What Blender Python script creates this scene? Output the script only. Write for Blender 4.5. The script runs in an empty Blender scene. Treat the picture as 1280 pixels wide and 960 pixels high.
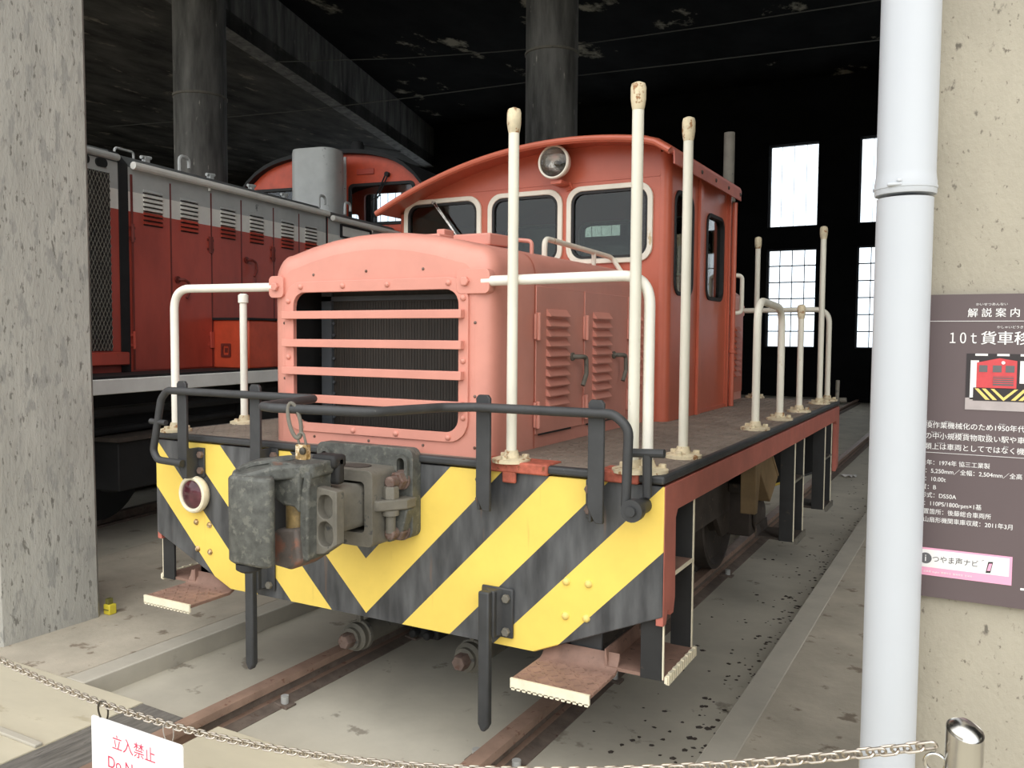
import bpy, bmesh, math, random
from mathutils import Vector, Matrix
from mathutils.geometry import tessellate_polygon

random.seed(7)
SC = bpy.context.scene
COL = SC.collection
R = math.radians

# ------------------------------------------------------------------ camera, sky, exposure
cam_data = bpy.data.cameras.new('camera')
cam = bpy.data.objects.new('camera', cam_data)
COL.objects.link(cam)
SC.camera = cam
cam_data.sensor_width = 36.0
cam_data.lens = 30.056
cam_data.clip_start = 0.05
cam_data.clip_end = 400


def aim_camera(loc, yaw, pitch, roll):
    y, p, r = R(yaw), R(pitch), R(roll)
    f = Vector((-math.sin(y) * math.cos(p), math.cos(y) * math.cos(p), math.sin(p)))
    r0 = Vector((math.cos(y), math.sin(y), 0))
    u0 = r0.cross(f)
    right = math.cos(r) * r0 + math.sin(r) * u0
    up = -math.sin(r) * r0 + math.cos(r) * u0
    m = Matrix((right, up, -f)).transposed().to_4x4()
    m.translation = Vector(loc)
    cam.matrix_world = m


aim_camera((2.0955, -2.6279, 1.5025), 28.8207, -3.2203, 0.3809)

world = bpy.data.worlds.new('overcast_sky')
SC.world = world
world.use_nodes = True
wn = world.node_tree
bg = wn.nodes['Background']
tc = wn.nodes.new('ShaderNodeTexCoord')
sx = wn.nodes.new('ShaderNodeSeparateXYZ')
ramp = wn.nodes.new('ShaderNodeValToRGB')
ramp.color_ramp.elements[0].position = 0.0
ramp.color_ramp.elements[0].color = (0.80, 0.86, 0.92, 1)
ramp.color_ramp.elements[1].position = 0.6
ramp.color_ramp.elements[1].color = (1.0, 1.0, 1.0, 1)
wn.links.new(tc.outputs['Generated'], sx.inputs[0])
wn.links.new(sx.outputs['Z'], ramp.inputs[0])
wn.links.new(ramp.outputs[0], bg.inputs['Color'])
bg.inputs['Strength'].default_value = 2.5

sun_data = bpy.data.lights.new('hazy_sun', 'SUN')
sun_data.energy = 1.1
sun_data.angle = R(60)
sun_data.color = (1.0, 0.97, 0.92)
sun = bpy.data.objects.new('hazy_sun', sun_data)
COL.objects.link(sun)
sun.rotation_euler = (R(50), 0, R(32))

SC.view_settings.view_transform = 'Standard'
SC.view_settings.look = 'None'
SC.view_settings.gamma = 1.0
SC.view_settings.use_curve_mapping = False
SC.view_settings.exposure = -0.14
SC.cycles.max_bounces = 8
SC.cycles.diffuse_bounces = 5
SC.cycles.glossy_bounces = 4
SC.cycles.transmission_bounces = 6
SC.cycles.transparent_max_bounces = 12
SC.cycles.caustics_reflective = False
SC.cycles.caustics_refractive = False


# ------------------------------------------------------------------ materials
def srgb(r, g, b):
    def f(c):
        c /= 255.0
        return c / 12.92 if c <= 0.04045 else ((c + 0.055) / 1.055) ** 2.4
    return (f(r), f(g), f(b), 1.0)


def material(name, rgb, rough=0.6, metal=0.0, var=0.12, scale=5.0, spot=None, spot_level=0.66, spot_scale=14.0,
             bump=0.0, bump_scale=60.0, stretch=(1, 1, 1), alpha=None, emit=None, spec=0.5, spot2=None, spot2_level=0.7,
             spot2_scale=40.0, spot2_stretch=None):
    m = bpy.data.materials.new(name)
    m.use_nodes = True
    nt = m.node_tree
    N, L = nt.nodes, nt.links
    b = N['Principled BSDF']
    b.inputs['Roughness'].default_value = rough
    b.inputs['Metallic'].default_value = metal
    b.inputs['Specular IOR Level'].default_value = spec
    co = N.new('ShaderNodeTexCoord')
    mp = N.new('ShaderNodeMapping')
    mp.inputs['Scale'].default_value = stretch
    L.new(co.outputs['Object'], mp.inputs[0])

    def noise(s, det=5.0, src=mp):
        n = N.new('ShaderNodeTexNoise')
        n.inputs['Scale'].default_value = s
        n.inputs['Detail'].default_value = det
        n.inputs['Roughness'].default_value = 0.62
        L.new(src.outputs[0], n.inputs['Vector'])
        return n

    def mix(a, bcol, fac):
        x = N.new('ShaderNodeMix')
        x.data_type = 'RGBA'
        if isinstance(fac, float):
            x.inputs[0].default_value = fac
        else:
            L.new(fac, x.inputs[0])
        for sock, v in ((x.inputs[6], a), (x.inputs[7], bcol)):
            if isinstance(v, (tuple, list)):
                sock.default_value = v
            else:
                L.new(v, sock)
        return x.outputs[2]

    def ramp_of(src, lo, hi):
        r = N.new('ShaderNodeMapRange')
        r.inputs['From Min'].default_value = lo
        r.inputs['From Max'].default_value = hi
        L.new(src, r.inputs['Value'])
        return r.outputs['Result']

    base = srgb(*rgb) if max(rgb) > 1.0 else (*rgb, 1.0)
    dark = tuple(c * (1 - 2.2 * var) for c in base[:3]) + (1,)
    lite = tuple(min(1, c * (1 + 1.4 * var)) for c in base[:3]) + (1,)
    n1 = noise(scale)
    col = mix(dark, lite, ramp_of(n1.outputs['Fac'], 0.3, 0.72))
    if spot is not None:
        n2 = noise(spot_scale, 8.0)
        col = mix(col, srgb(*spot), ramp_of(n2.outputs['Fac'], spot_level, spot_level + 0.06))
    if spot2 is not None:
        src = mp
        if spot2_stretch:
            src = N.new('ShaderNodeMapping')
            src.inputs['Scale'].default_value = spot2_stretch
            L.new(co.outputs['Object'], src.inputs[0])
        n3 = noise(spot2_scale, 6.0, src)
        col = mix(col, srgb(*spot2), ramp_of(n3.outputs['Fac'], spot2_level, spot2_level + 0.05))
    L.new(col, b.inputs['Base Color'])
    if bump > 0:
        n4 = noise(bump_scale, 6.0)
        bp = N.new('ShaderNodeBump')
        bp.inputs['Strength'].default_value = bump
        bp.inputs['Distance'].default_value = 0.01
        L.new(n4.outputs['Fac'], bp.inputs['Height'])
        L.new(bp.outputs[0], b.inputs['Normal'])
    if emit:
        L.new(col, b.inputs['Emission Color'])
        b.inputs['Emission Strength'].default_value = emit
    return m


def glass(name, rgb, alpha=0.25, rough=0.03):
    m = bpy.data.materials.new(name)
    m.use_nodes = True
    nt = m.node_tree
    N, L = nt.nodes, nt.links
    out = N['Material Output']
    N.remove(N['Principled BSDF'])
    tr = N.new('ShaderNodeBsdfTransparent')
    tr.inputs[0].default_value = (*rgb, 1)
    gl = N.new('ShaderNodeBsdfGlossy')
    gl.inputs['Roughness'].default_value = rough
    lw = N.new('ShaderNodeLayerWeight')
    pw = N.new('ShaderNodeMath')
    pw.operation = 'POWER'
    pw.inputs[1].default_value = 5.0
    L.new(lw.outputs['Facing'], pw.inputs[0])
    fr = N.new('ShaderNodeMath')
    fr.operation = 'MULTIPLY_ADD'
    fr.inputs[1].default_value = 0.95
    fr.inputs[2].default_value = 0.036
    L.new(pw.outputs[0], fr.inputs[0])
    mx = N.new('ShaderNodeMixShader')
    L.new(fr.outputs[0], mx.inputs[0])
    L.new(tr.outputs[0], mx.inputs[1])
    L.new(gl.outputs[0], mx.inputs[2])
    L.new(mx.outputs[0], out.inputs['Surface'])
    return m


M = {}
M['red'] = material('faded_red_paint', (212, 145, 129), 0.42, var=0.05, scale=3.0, spot=(120, 62, 50), spot_level=0.74, spot_scale=30, bump=0.03, bump_scale=25)
M['red_cab'] = material('cab_red_paint', (190, 100, 76), 0.34, var=0.06, scale=3.0, spot=(110, 56, 46), spot_level=0.76, spot_scale=28, bump=0.03, bump_scale=25)
M['red_beam'] = material('side_beam_red', (186, 108, 94), 0.5, var=0.10, scale=5.0, spot=(96, 56, 48), spot_level=0.70, spot_scale=22)
M['red_flake'] = material('flaking_red_primer', (176, 92, 72), 0.7, var=0.18, scale=30.0, spot=(120, 70, 40), spot_level=0.6, spot_scale=40)
M['cream'] = material('cream_pole_paint', (226, 222, 206), 0.5, var=0.05, scale=7.0, spot=(150, 104, 62), spot_level=0.70, spot_scale=26, spot2=(196, 178, 140), spot2_level=0.66, spot2_scale=14, stretch=(1, 1, .35))
M['white_rail'] = material('white_rail_paint', (238, 234, 222), 0.45, var=0.04, scale=6.0, spot=(190, 150, 104), spot_level=0.74, spot_scale=24)
M['cream_rust'] = material('rust_stained_cream', (214, 200, 168), 0.7, var=0.12, scale=20.0, spot=(150, 108, 70), spot_level=0.57, spot_scale=34)
M['black'] = material('worn_black_paint', (58, 59, 60), 0.55, var=0.14, scale=9.0, spot=(120, 116, 110), spot_level=0.70, spot_scale=55, bump=0.05, bump_scale=40)
M['black_dark'] = material('dull_black_paint', (40, 40, 40), 0.7, var=0.15, scale=8.0, spot=(70, 58, 48), spot_level=0.66, spot_scale=20)
M['deck'] = material('dusty_brown_deck', (134, 122, 110), 0.75, var=0.12, scale=6.0, spot=(140, 126, 112), spot_level=0.62, spot_scale=20, bump=0.2, bump_scale=140)
M['tread'] = material('brown_checker_plate', (142, 112, 98), 0.7, var=0.12, scale=14.0, spot=(100, 80, 66), spot_level=0.62, spot_scale=30)
M['nosing'] = material('white_nosing_paint', (235, 226, 200), 0.6, var=0.06, scale=20.0, spot=(176, 150, 112), spot_level=0.72, spot_scale=40)
M['iron'] = material('grey_cast_iron', (88, 89, 84), 0.62, var=0.20, scale=30.0, spot=(106, 106, 98), spot_level=0.56, spot_scale=34, spot2=(108, 84, 72), spot2_level=0.66, spot2_scale=8, bump=0.25, bump_scale=45)
M['iron_rust'] = material('rust_streaked_iron', (92, 84, 78), 0.7, var=0.15, scale=14.0, spot=(120, 82, 66), spot_level=0.50, spot_scale=6, bump=0.2, bump_scale=45)
M['iron_dust'] = material('dusty_cast_iron', (112, 108, 98), 0.75, var=0.14, scale=9.0, spot=(74, 74, 72), spot_level=0.60, spot_scale=18, bump=0.12, bump_scale=60)
M['rust'] = material('rusty_bolt', (116, 97, 88), 0.75, var=0.18, scale=24.0, spot=(96, 70, 58), spot_level=0.56, spot_scale=40)
M['bronze'] = material('grimy_bronze', (120, 100, 62), 0.6, var=0.3, scale=24.0)
M['under'] = material('grimy_underframe', (72, 64, 58), 0.8, var=0.16, scale=7.0, spot=(104, 90, 76), spot_level=0.62, spot_scale=16)
M['tan'] = material('tan_sandbox_paint', (150, 126, 92), 0.7, var=0.1, scale=10.0, spot=(200, 190, 170), spot_level=0.72, spot_scale=30)
M['radiator'] = material('dark_radiator_core', (52, 46, 40), 0.6, var=0.18, scale=5.0, stretch=(14, 1, .5))
M['rad_frame'] = material('grey_radiator_frame', (76, 80, 84), 0.5, var=0.08)
M['rubber'] = material('black_rubber', (28, 28, 28), 0.6, var=0.1)
M['glass'] = glass('cab_glass', (0.60, 0.64, 0.60))
M['diesel_glass'] = glass('diesel_cab_glass', (0.86, 0.90, 0.92))
M['window_glass'] = glass('hall_window_glass', (0.96, 0.98, 0.99))
M['chrome'] = material('lamp_reflector', (178, 174, 168), 0.16, 0.95, var=0.3, scale=16, bump=1.0, bump_scale=18)
M['steel'] = material('stainless_steel', (205, 203, 198), 0.22, 1.0, var=0.04)
M['chain'] = material('dull_plated_chain', (200, 190, 176), 0.35, 0.9, var=0.1, scale=60)
M['lens'] = material('red_marker_lens', (96, 50, 58), 0.12, var=0.25, scale=14)
M['lens_clear'] = glass('headlamp_lens', (0.96, 0.96, 0.95))
M['concrete_pillar'] = material('weathered_concrete', (170, 168, 160), 0.9, var=0.08, scale=5.0, spot=(150, 149, 143), spot_level=0.54, spot_scale=22,
                                spot2=(118, 116, 109), spot2_level=0.60, spot2_scale=46, bump=0.5, bump_scale=40, stretch=(1, 1, .35))
M['concrete_board'] = material('pitted_beige_concrete', (170, 163, 147), 0.9, var=0.06, scale=4.0, spot=(108, 102, 92), spot_level=0.625, spot_scale=26,
                               spot2=(120, 113, 101), spot2_level=0.63, spot2_scale=75, bump=0.3, bump_scale=80, stretch=(1, 1, .6))
M['platform'] = material('old_platform_concrete', (184, 175, 158), 0.92, var=0.10, scale=3.0, spot=(134, 122, 106), spot_level=0.60, spot_scale=7, spot2=(92, 86, 78), spot2_level=0.72, spot2_scale=20, bump=0.25, bump_scale=30)
M['curb'] = material('smooth_curb_concrete', (184, 178, 164), 0.88, var=0.06, scale=4.0, spot=(168, 160, 146), spot_level=0.64, spot_scale=10, bump=0.1, bump_scale=30)
M['pit'] = material('track_bed_concrete', (192, 186, 170), 0.88, var=0.08, scale=2.0, spot=(96, 88, 78), spot_level=0.71, spot_scale=11, spot2=(150, 142, 128), spot2_level=0.62, spot2_scale=5, bump=0.1, bump_scale=20)
M['slab'] = material('crossing_slab_concrete', (196, 188, 166), 0.9, var=0.05, scale=3.0, spot=(176, 166, 142), spot_level=0.62, spot_scale=7, stretch=(.5, 1.4, 1))
M['outside'] = material('outside_ground', (176, 170, 156), 0.95, var=0.1, scale=0.6)
M['timber'] = material('grey_weathered_timber', (112, 108, 102), 0.85, var=0.22, scale=7.0, stretch=(6, .8, 6), spot=(62, 56, 52), spot_level=0.64, spot_scale=7, bump=0.3, bump_scale=20)
M['rail'] = material('rusty_rail', (150, 124, 108), 0.55, var=0.12, scale=9.0, spot=(118, 84, 68), spot_level=0.6, spot_scale=26)
M['rail_web'] = material('rusty_rail_web', (116, 103, 93), 0.85, var=0.16, scale=14.0, spot=(94, 74, 62), spot_level=0.6, spot_scale=30, bump=0.2)
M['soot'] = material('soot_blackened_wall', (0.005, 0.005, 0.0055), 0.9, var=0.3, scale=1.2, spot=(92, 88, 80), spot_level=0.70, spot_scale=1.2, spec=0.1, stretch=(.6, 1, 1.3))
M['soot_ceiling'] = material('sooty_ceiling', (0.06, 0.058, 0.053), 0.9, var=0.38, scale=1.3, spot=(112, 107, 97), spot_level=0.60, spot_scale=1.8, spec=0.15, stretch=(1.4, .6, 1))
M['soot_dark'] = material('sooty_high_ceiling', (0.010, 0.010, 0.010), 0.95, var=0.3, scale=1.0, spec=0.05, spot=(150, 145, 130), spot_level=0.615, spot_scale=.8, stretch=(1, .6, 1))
M['column'] = material('sooty_column', (0.13, 0.127, 0.118), 0.85, var=0.34, scale=2.5, spot=(178, 174, 164), spot_level=0.66, spot_scale=9, stretch=(2, 2, .35), bump=0.2)
M['wire'] = material('dull_cable', (64, 64, 60), 0.8)
M['dl_red'] = material('diesel_red_paint', (196, 84, 68), 0.35, var=0.12, scale=2.5, spot=(120, 52, 46), spot_level=0.64, spot_scale=6, stretch=(1, 1, .4))
M['dl_grey'] = material('diesel_grey_paint', (188, 190, 187), 0.45, var=0.07, scale=3.0, spot=(108, 110, 108), spot_level=0.66, spot_scale=8)
M['dl_roof'] = material('diesel_dark_grey_roof', (96, 98, 97), 0.55, var=0.1, scale=3.0)
M['dl_white'] = material('diesel_white_stripe', (240, 238, 230), 0.45, var=0.05, scale=4.0)
M['dl_sill'] = material('diesel_white_sill', (244, 244, 240), 0.5, var=0.04, scale=4.0)
M['dl_black'] = material('diesel_black', (30, 30, 31), 0.7, var=0.2, scale=4.0)
M['dl_red_lit'] = material('diesel_red_lit', (214, 86, 56), 0.4, var=0.1, scale=5.0)  # brighter copy of diesel red; light on the walkway box put into colour
M['dl_handle'] = material('diesel_handle_red', (120, 50, 42), 0.45)
M['mesh_dark'] = material('dark_mesh_backing', (52, 50, 48), 0.8, var=0.2)
M['pvc'] = material('white_plastic_pipe', (190, 194, 199), 0.4, var=0.015, scale=2.0, spot=(150, 150, 150), spot_level=0.82, spot_scale=20)
M['board'] = material('mauve_brown_board', (96, 83, 84), 0.55, var=0.02)
M['print_white'] = material('white_print', (238, 236, 234), 0.6, var=0.0)
M['print_pink'] = material('pink_print', (238, 168, 196), 0.6, var=0.0)
M['print_grey'] = material('grey_print', (98, 98, 100), 0.6, var=0.0)
M['print_dark'] = material('dark_print', (48, 42, 44), 0.6, var=0.02)
M['print_red'] = material('printed_loco_red', (206, 74, 78), 0.6, var=0.05, scale=40)
M['print_yellow'] = material('printed_loco_yellow', (232, 206, 120), 0.6, var=0.02)
M['print_floor'] = material('printed_floor', (176, 166, 164), 0.6, var=0.05, scale=30)
M['sign'] = material('white_sign_panel', (250, 250, 250), 0.35, var=0.0)
M['sign_red'] = material('crimson_print', (206, 62, 96), 0.5, var=0.0)
M['dark_metal'] = material('dark_metal_clip', (84, 80, 72), 0.4, 0.7)
M['clear_tie'] = material('clear_cable_tie', (170, 164, 156), 0.3)
M['brass'] = material('worn_brass', (190, 160, 112), 0.35, 0.6, var=0.3, scale=60, spot=(240, 226, 200), spot_level=0.55, spot_scale=60)
M['yellow_plastic'] = material('yellow_plastic', (214, 196, 62), 0.5, var=0.05)
M['yellow_dark'] = material('darker_yellow_plastic', (110, 106, 52), 0.6)
M['paper'] = material('crumpled_paper', (200, 196, 192), 0.8)
M['unseen_hill'] = material('unseen_hill_green', (62, 76, 48), 0.95, var=0.25, scale=0.3)
M['zinc'] = material('dull_zinc', (172, 172, 168), 0.6, var=0.1)
M['muntin'] = material('dark_window_frame', (34, 34, 36), 0.7)


def stripe_material():
    m = material('yellow_and_black_hazard_paint', (242, 210, 100), 0.45, var=0.04, scale=4.0)
    nt = m.node_tree
    N, L = nt.nodes, nt.links
    b = N['Principled BSDF']
    yellow = b.inputs['Base Color'].links[0].from_socket
    co = N.new('ShaderNodeTexCoord')
    sp = N.new('ShaderNodeSeparateXYZ')
    L.new(co.outputs['Object'], sp.inputs[0])

    def mth(op, a, c=None):
        n = N.new('ShaderNodeMath')
        n.operation = op
        for i, v in enumerate((a, c)):
            if v is None:
                continue
            if isinstance(v, (int, float)):
                n.inputs[i].default_value = v
            else:
                L.new(v, n.inputs[i])
        return n.outputs[0]
    ax = mth('ABSOLUTE', sp.outputs['X'])
    s = mth('SUBTRACT', sp.outputs['Z'], ax)
    f = mth('FRACT', mth('MULTIPLY', mth('ADD', s, 0.425 + 4.05), 1 / 0.407))
    isblack = mth('MAXIMUM', mth('GREATER_THAN', f, 0.535), mth('LESS_THAN', s, -0.43))
    nz = N.new('ShaderNodeTexNoise')
    nz.inputs['Scale'].default_value = 7.0
    nz.inputs['Detail'].default_value = 8
    mp = N.new('ShaderNodeMapping')
    mp.inputs['Scale'].default_value = (2.2, 1, .5)
    L.new(co.outputs['Object'], mp.inputs[0])
    L.new(mp.outputs[0], nz.inputs['Vector'])
    cr = N.new('ShaderNodeValToRGB')
    cr.color_ramp.elements[0].position = 0.35
    cr.color_ramp.elements[0].color = srgb(54, 55, 57)
    cr.color_ramp.elements[1].position = 0.75
    cr.color_ramp.elements[1].color = srgb(104, 105, 106)
    L.new(nz.outputs['Fac'], cr.inputs[0])
    mx = N.new('ShaderNodeMix')
    mx.data_type = 'RGBA'
    L.new(isblack, mx.inputs[0])
    L.new(yellow, mx.inputs[6])
    L.new(cr.outputs[0], mx.inputs[7])
    # a few rust runs that have their own shape
    n2 = N.new('ShaderNodeTexNoise')
    n2.inputs['Scale'].default_value = 9.0
    mp2 = N.new('ShaderNodeMapping')
    mp2.inputs['Scale'].default_value = (3.0, 1, .3)
    L.new(co.outputs['Object'], mp2.inputs[0])
    L.new(mp2.outputs[0], n2.inputs['Vector'])
    rg = N.new('ShaderNodeMapRange')
    rg.inputs['From Min'].default_value = 0.66
    rg.inputs['From Max'].default_value = 0.86
    rg.inputs['To Max'].default_value = 0.6
    L.new(n2.outputs['Fac'], rg.inputs['Value'])
    m2 = N.new('ShaderNodeMix')
    m2.data_type = 'RGBA'
    L.new(rg.outputs[0], m2.inputs[0])
    L.new(mx.outputs[2], m2.inputs[6])
    m2.inputs[7].default_value = srgb(150, 104, 62)
    L.new(m2.outputs[2], b.inputs['Base Color'])
    return m


M['stripes'] = stripe_material()


# ------------------------------------------------------------------ mesh helpers
def round_path(pts, r, n=6):
    pts = [Vector(p) for p in pts]
    out = [pts[0]]
    for i in range(1, len(pts) - 1):
        a, b, c = pts[i - 1], pts[i], pts[i + 1]
        rr = r[i] if isinstance(r, (list, tuple)) else r
        d1, d2 = (a - b), (c - b)
        l1, l2 = d1.length, d2.length
        if rr <= 0 or l1 < 1e-6 or l2 < 1e-6:
            out.append(b)
            continue
        d1 /= l1
        d2 /= l2
        ang = d1.angle(d2)
        t = min(rr / math.tan(ang / 2) if ang > 1e-3 else rr, l1 * .49, l2 * .49)
        p0, p1 = b + d1 * t, b + d2 * t
        for k in range(n + 1):
            u = k / n
            out.append(p0 * (1 - u) ** 2 + b * 2 * u * (1 - u) + p1 * u ** 2)
    out.append(pts[-1])
    return out


def rrect(x0, x1, z0, z1, r, n=4):
    out = []
    for cx, cz, a0 in ((x1 - r, z1 - r, 0), (x0 + r, z1 - r, 90), (x0 + r, z0 + r, 180), (x1 - r, z0 + r, 270)):
        for k in range(n + 1):
            a = R(a0 + 90 * k / n)
            out.append((cx + r * math.cos(a), cz + r * math.sin(a)))
    return out


class MB:
    def __init__(s):
        s.v = []
        s.f = []
        s.m = []

    def add(s, verts, faces, mi=0):
        o = len(s.v)
        s.v += [tuple(p) for p in verts]
        s.f += [[i + o for i in f] for f in faces]
        s.m += [mi] * len(faces)
        return s

    def box(s, a, b, mi=0):
        x0, x1 = sorted((a[0], b[0]))
        y0, y1 = sorted((a[1], b[1]))
        z0, z1 = sorted((a[2], b[2]))
        v = [(x0, y0, z0), (x1, y0, z0), (x1, y1, z0), (x0, y1, z0), (x0, y0, z1), (x1, y0, z1), (x1, y1, z1), (x0, y1, z1)]
        return s.add(v, [[0, 3, 2, 1], [4, 5, 6, 7], [0, 1, 5, 4], [1, 2, 6, 5], [2, 3, 7, 6], [3, 0, 4, 7]], mi)

    def obox(s, c, size, rot=(0, 0, 0), mi=0):
        from mathutils import Euler
        m = Euler([R(a) for a in rot]).to_matrix()
        o = len(s.v)
        s.box((-size[0] / 2, -size[1] / 2, -size[2] / 2), (size[0] / 2, size[1] / 2, size[2] / 2), mi)
        for i in range(o, len(s.v)):
            s.v[i] = tuple(m @ Vector(s.v[i]) + Vector(c))
        return s

    def loft(s, rings, cap0=True, cap1=True, mi=0):
        n = len(rings[0])
        vs = [p for r in rings for p in r]
        fs = []
        for k in range(len(rings) - 1):
            for i in range(n):
                j = (i + 1) % n
                fs.append([k * n + i, k * n + j, (k + 1) * n + j, (k + 1) * n + i])
        if cap0:
            fs.append(list(range(n))[::-1])
        if cap1:
            fs.append([(len(rings) - 1) * n + i for i in range(n)])
        return s.add(vs, fs, mi)

    def tube(s, path, r, seg=12, mi=0, caps=True):
        P = [Vector(p) for p in path]
        P = [p for i, p in enumerate(P) if i == 0 or (p - P[i - 1]).length > 1e-6]
        T = []
        for i in range(len(P)):
            t = (P[min(i + 1, len(P) - 1)] - P[max(i - 1, 0)])
            T.append(t.normalized())
        up = Vector((0, 0, 1)) if abs(T[0].z) < 0.9 else Vector((0, 1, 0))
        u = T[0].cross(up).normalized()
        rings = []
        for i, p in enumerate(P):
            if i:
                q = T[i - 1].rotation_difference(T[i])
                u = (q @ u)
            u = (u - T[i] * u.dot(T[i])).normalized()
            w = T[i].cross(u)
            ri = r[i] if isinstance(r, (list, tuple)) else r
            rings.append([p + (u * math.cos(2 * math.pi * k / seg) + w * math.sin(2 * math.pi * k / seg)) * ri for k in range(seg)])
        return s.loft(rings, caps, caps, mi)

    def cyl(s, p0, p1, r, seg=16, mi=0, r1=None):
        return s.tube([p0, p1], [r, r if r1 is None else r1], seg, mi)

    def lathe(s, c, axis, prof, seg=24, mi=0, caps=True):
        """prof: list of (radius, distance along axis)"""
        a = Vector(axis).normalized()
        up = Vector((0, 0, 1)) if abs(a.z) < 0.9 else Vector((1, 0, 0))
        u = a.cross(up).normalized()
        w = a.cross(u)
        c = Vector(c)
        rings = [[c + a * d + (u * math.cos(2 * math.pi * k / seg) + w * math.sin(2 * math.pi * k / seg)) * max(r, 1e-4) for k in range(seg)] for r, d in prof]
        return s.loft(rings, caps, caps, mi)

    def plate(s, outer, holes, t0, t1, axis='y', mi=0, fn=None):
        """polygon with holes, extruded from t0 to t1 along axis; 2-D coordinates are the other two axes in order"""
        loops = [outer] + list(holes)
        if fn is None:
            fn = {'y': lambda a, b, t: (a, t, b), 'x': lambda a, b, t: (t, a, b), 'z': lambda a, b, t: (a, b, t)}[axis]
        tri = tessellate_polygon([[Vector((p[0], p[1], 0)) for p in lp] for lp in loops])
        flat = [p for lp in loops for p in lp]
        n = len(flat)
        vs = [fn(p[0], p[1], t0) for p in flat] + [fn(p[0], p[1], t1) for p in flat]
        fs = [list(t) for t in tri] + [[i + n for i in t][::-1] for t in tri]
        o = 0
        for lp in loops:
            m = len(lp)
            for i in range(m):
                j = (i + 1) % m
                fs.append([o + i, o + j, o + j + n, o + i + n])
            o += m
        return s.add(vs, fs, mi)

    def hexbolt(s, c, axis, r, h, mi=0):
        return s.lathe(c, axis, [(r, 0), (r, h * .85), (r * .85, h)], 6, mi)

    def dome(s, c, axis, r, h, mi=0, seg=10):
        return s.lathe(c, axis, [(r, 0), (r * .92, h * .45), (r * .6, h * .85), (r * .1, h)], seg, mi)


def at_of(root):
    return root.matrix_world.copy() if root else Matrix()


def obj(name, mb, mats, parent=None, bevel=0.0, smooth=True, angle=35, seg=2):
    me = bpy.data.meshes.new(name)
    me.from_pydata(mb.v, [], mb.f)
    bm = bmesh.new()
    bm.from_mesh(me)
    bmesh.ops.recalc_face_normals(bm, faces=bm.faces)
    bm.to_mesh(me)
    bm.free()
    mats = mats if isinstance(mats, (list, tuple)) else [mats]
    for m in mats:
        me.materials.append(m)
    me.polygons.foreach_set('material_index', mb.m)
    if smooth:
        me.polygons.foreach_set('use_smooth', [True] * len(me.polygons))
        me.set_sharp_from_angle(angle=R(angle))
    me.update()
    o = bpy.data.objects.new(name, me)
    COL.objects.link(o)
    if parent:
        o.parent = parent
        o.matrix_parent_inverse = WORLD[parent.name].inverted()
    WORLD[o.name] = Matrix()
    if bevel > 0:
        b = o.modifiers.new('edge', 'BEVEL')
        b.width = bevel
        b.segments = seg
        b.limit_method = 'ANGLE'
        b.angle_limit = R(40)
    return o


WORLD = {}


def thing(name, label, cat, loc, group=None):
    """an empty at the thing's base; its parts keep world coordinates"""
    o = bpy.data.objects.new(name, None)
    COL.objects.link(o)
    o.location = loc
    o.empty_display_size = 0.2
    WORLD[o.name] = Matrix.Translation(Vector(loc))
    o['label'] = label
    o['category'] = cat
    if group:
        o['group'] = group
    return o


def tag(o, label, cat, group=None):
    o['label'] = label
    o['category'] = cat
    if group:
        o['group'] = group
    return o


def structure(name, mb, mats, label=None, cat=None, **k):
    o = obj(name, mb, mats, None, **k)
    o['kind'] = 'structure'
    if label:
        o['label'] = label
        o['category'] = cat
    return o


def lettering(name, body, loc, size, mat, parent, align='LEFT', thick=0.0, depth=0.0004, squeeze=1.0, strike=0.0):
    c = bpy.data.curves.new(name, 'FONT')
    c.body = body
    c.size = size
    c.align_x = align
    c.offset = thick
    c.extrude = depth
    c.materials.append(mat)
    tmp = bpy.data.objects.new(name, c)
    COL.objects.link(tmp)
    bpy.context.view_layer.update()
    me = bpy.data.meshes.new_from_object(tmp.evaluated_get(bpy.context.evaluated_depsgraph_get()))
    bpy.data.objects.remove(tmp)
    if strike:
        bm = bmesh.new()
        bm.from_mesh(me)
        d = bmesh.ops.duplicate(bm, geom=bm.verts[:] + bm.edges[:] + bm.faces[:])
        bmesh.ops.translate(bm, verts=[q for q in d['geom'] if isinstance(q, bmesh.types.BMVert)], vec=(strike, 0, -.00003))
        bm.to_mesh(me)
        bm.free()
    o = bpy.data.objects.new(name, me)
    COL.objects.link(o)
    o.parent = parent
    o.matrix_parent_inverse = WORLD[parent.name].inverted()
    o.location = loc
    o.rotation_euler = (R(90), 0, 0)
    o.scale = (squeeze, 1, 1)
    WORLD[o.name] = Matrix()
    return o


# ------------------------------------------------------------------ the setting
PIT = -0.09
A2 = R(8.7)                     # the neighbouring track fans out by this angle
O2 = Vector((-3.0, 0, 0))
D2 = Vector((-math.sin(A2), math.cos(A2), 0))
N2 = Vector((-math.cos(A2), -math.sin(A2), 0))


def P2(s, n, z):
    p = O2 + D2 * s + N2 * n
    return (p.x, p.y, z)


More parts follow.
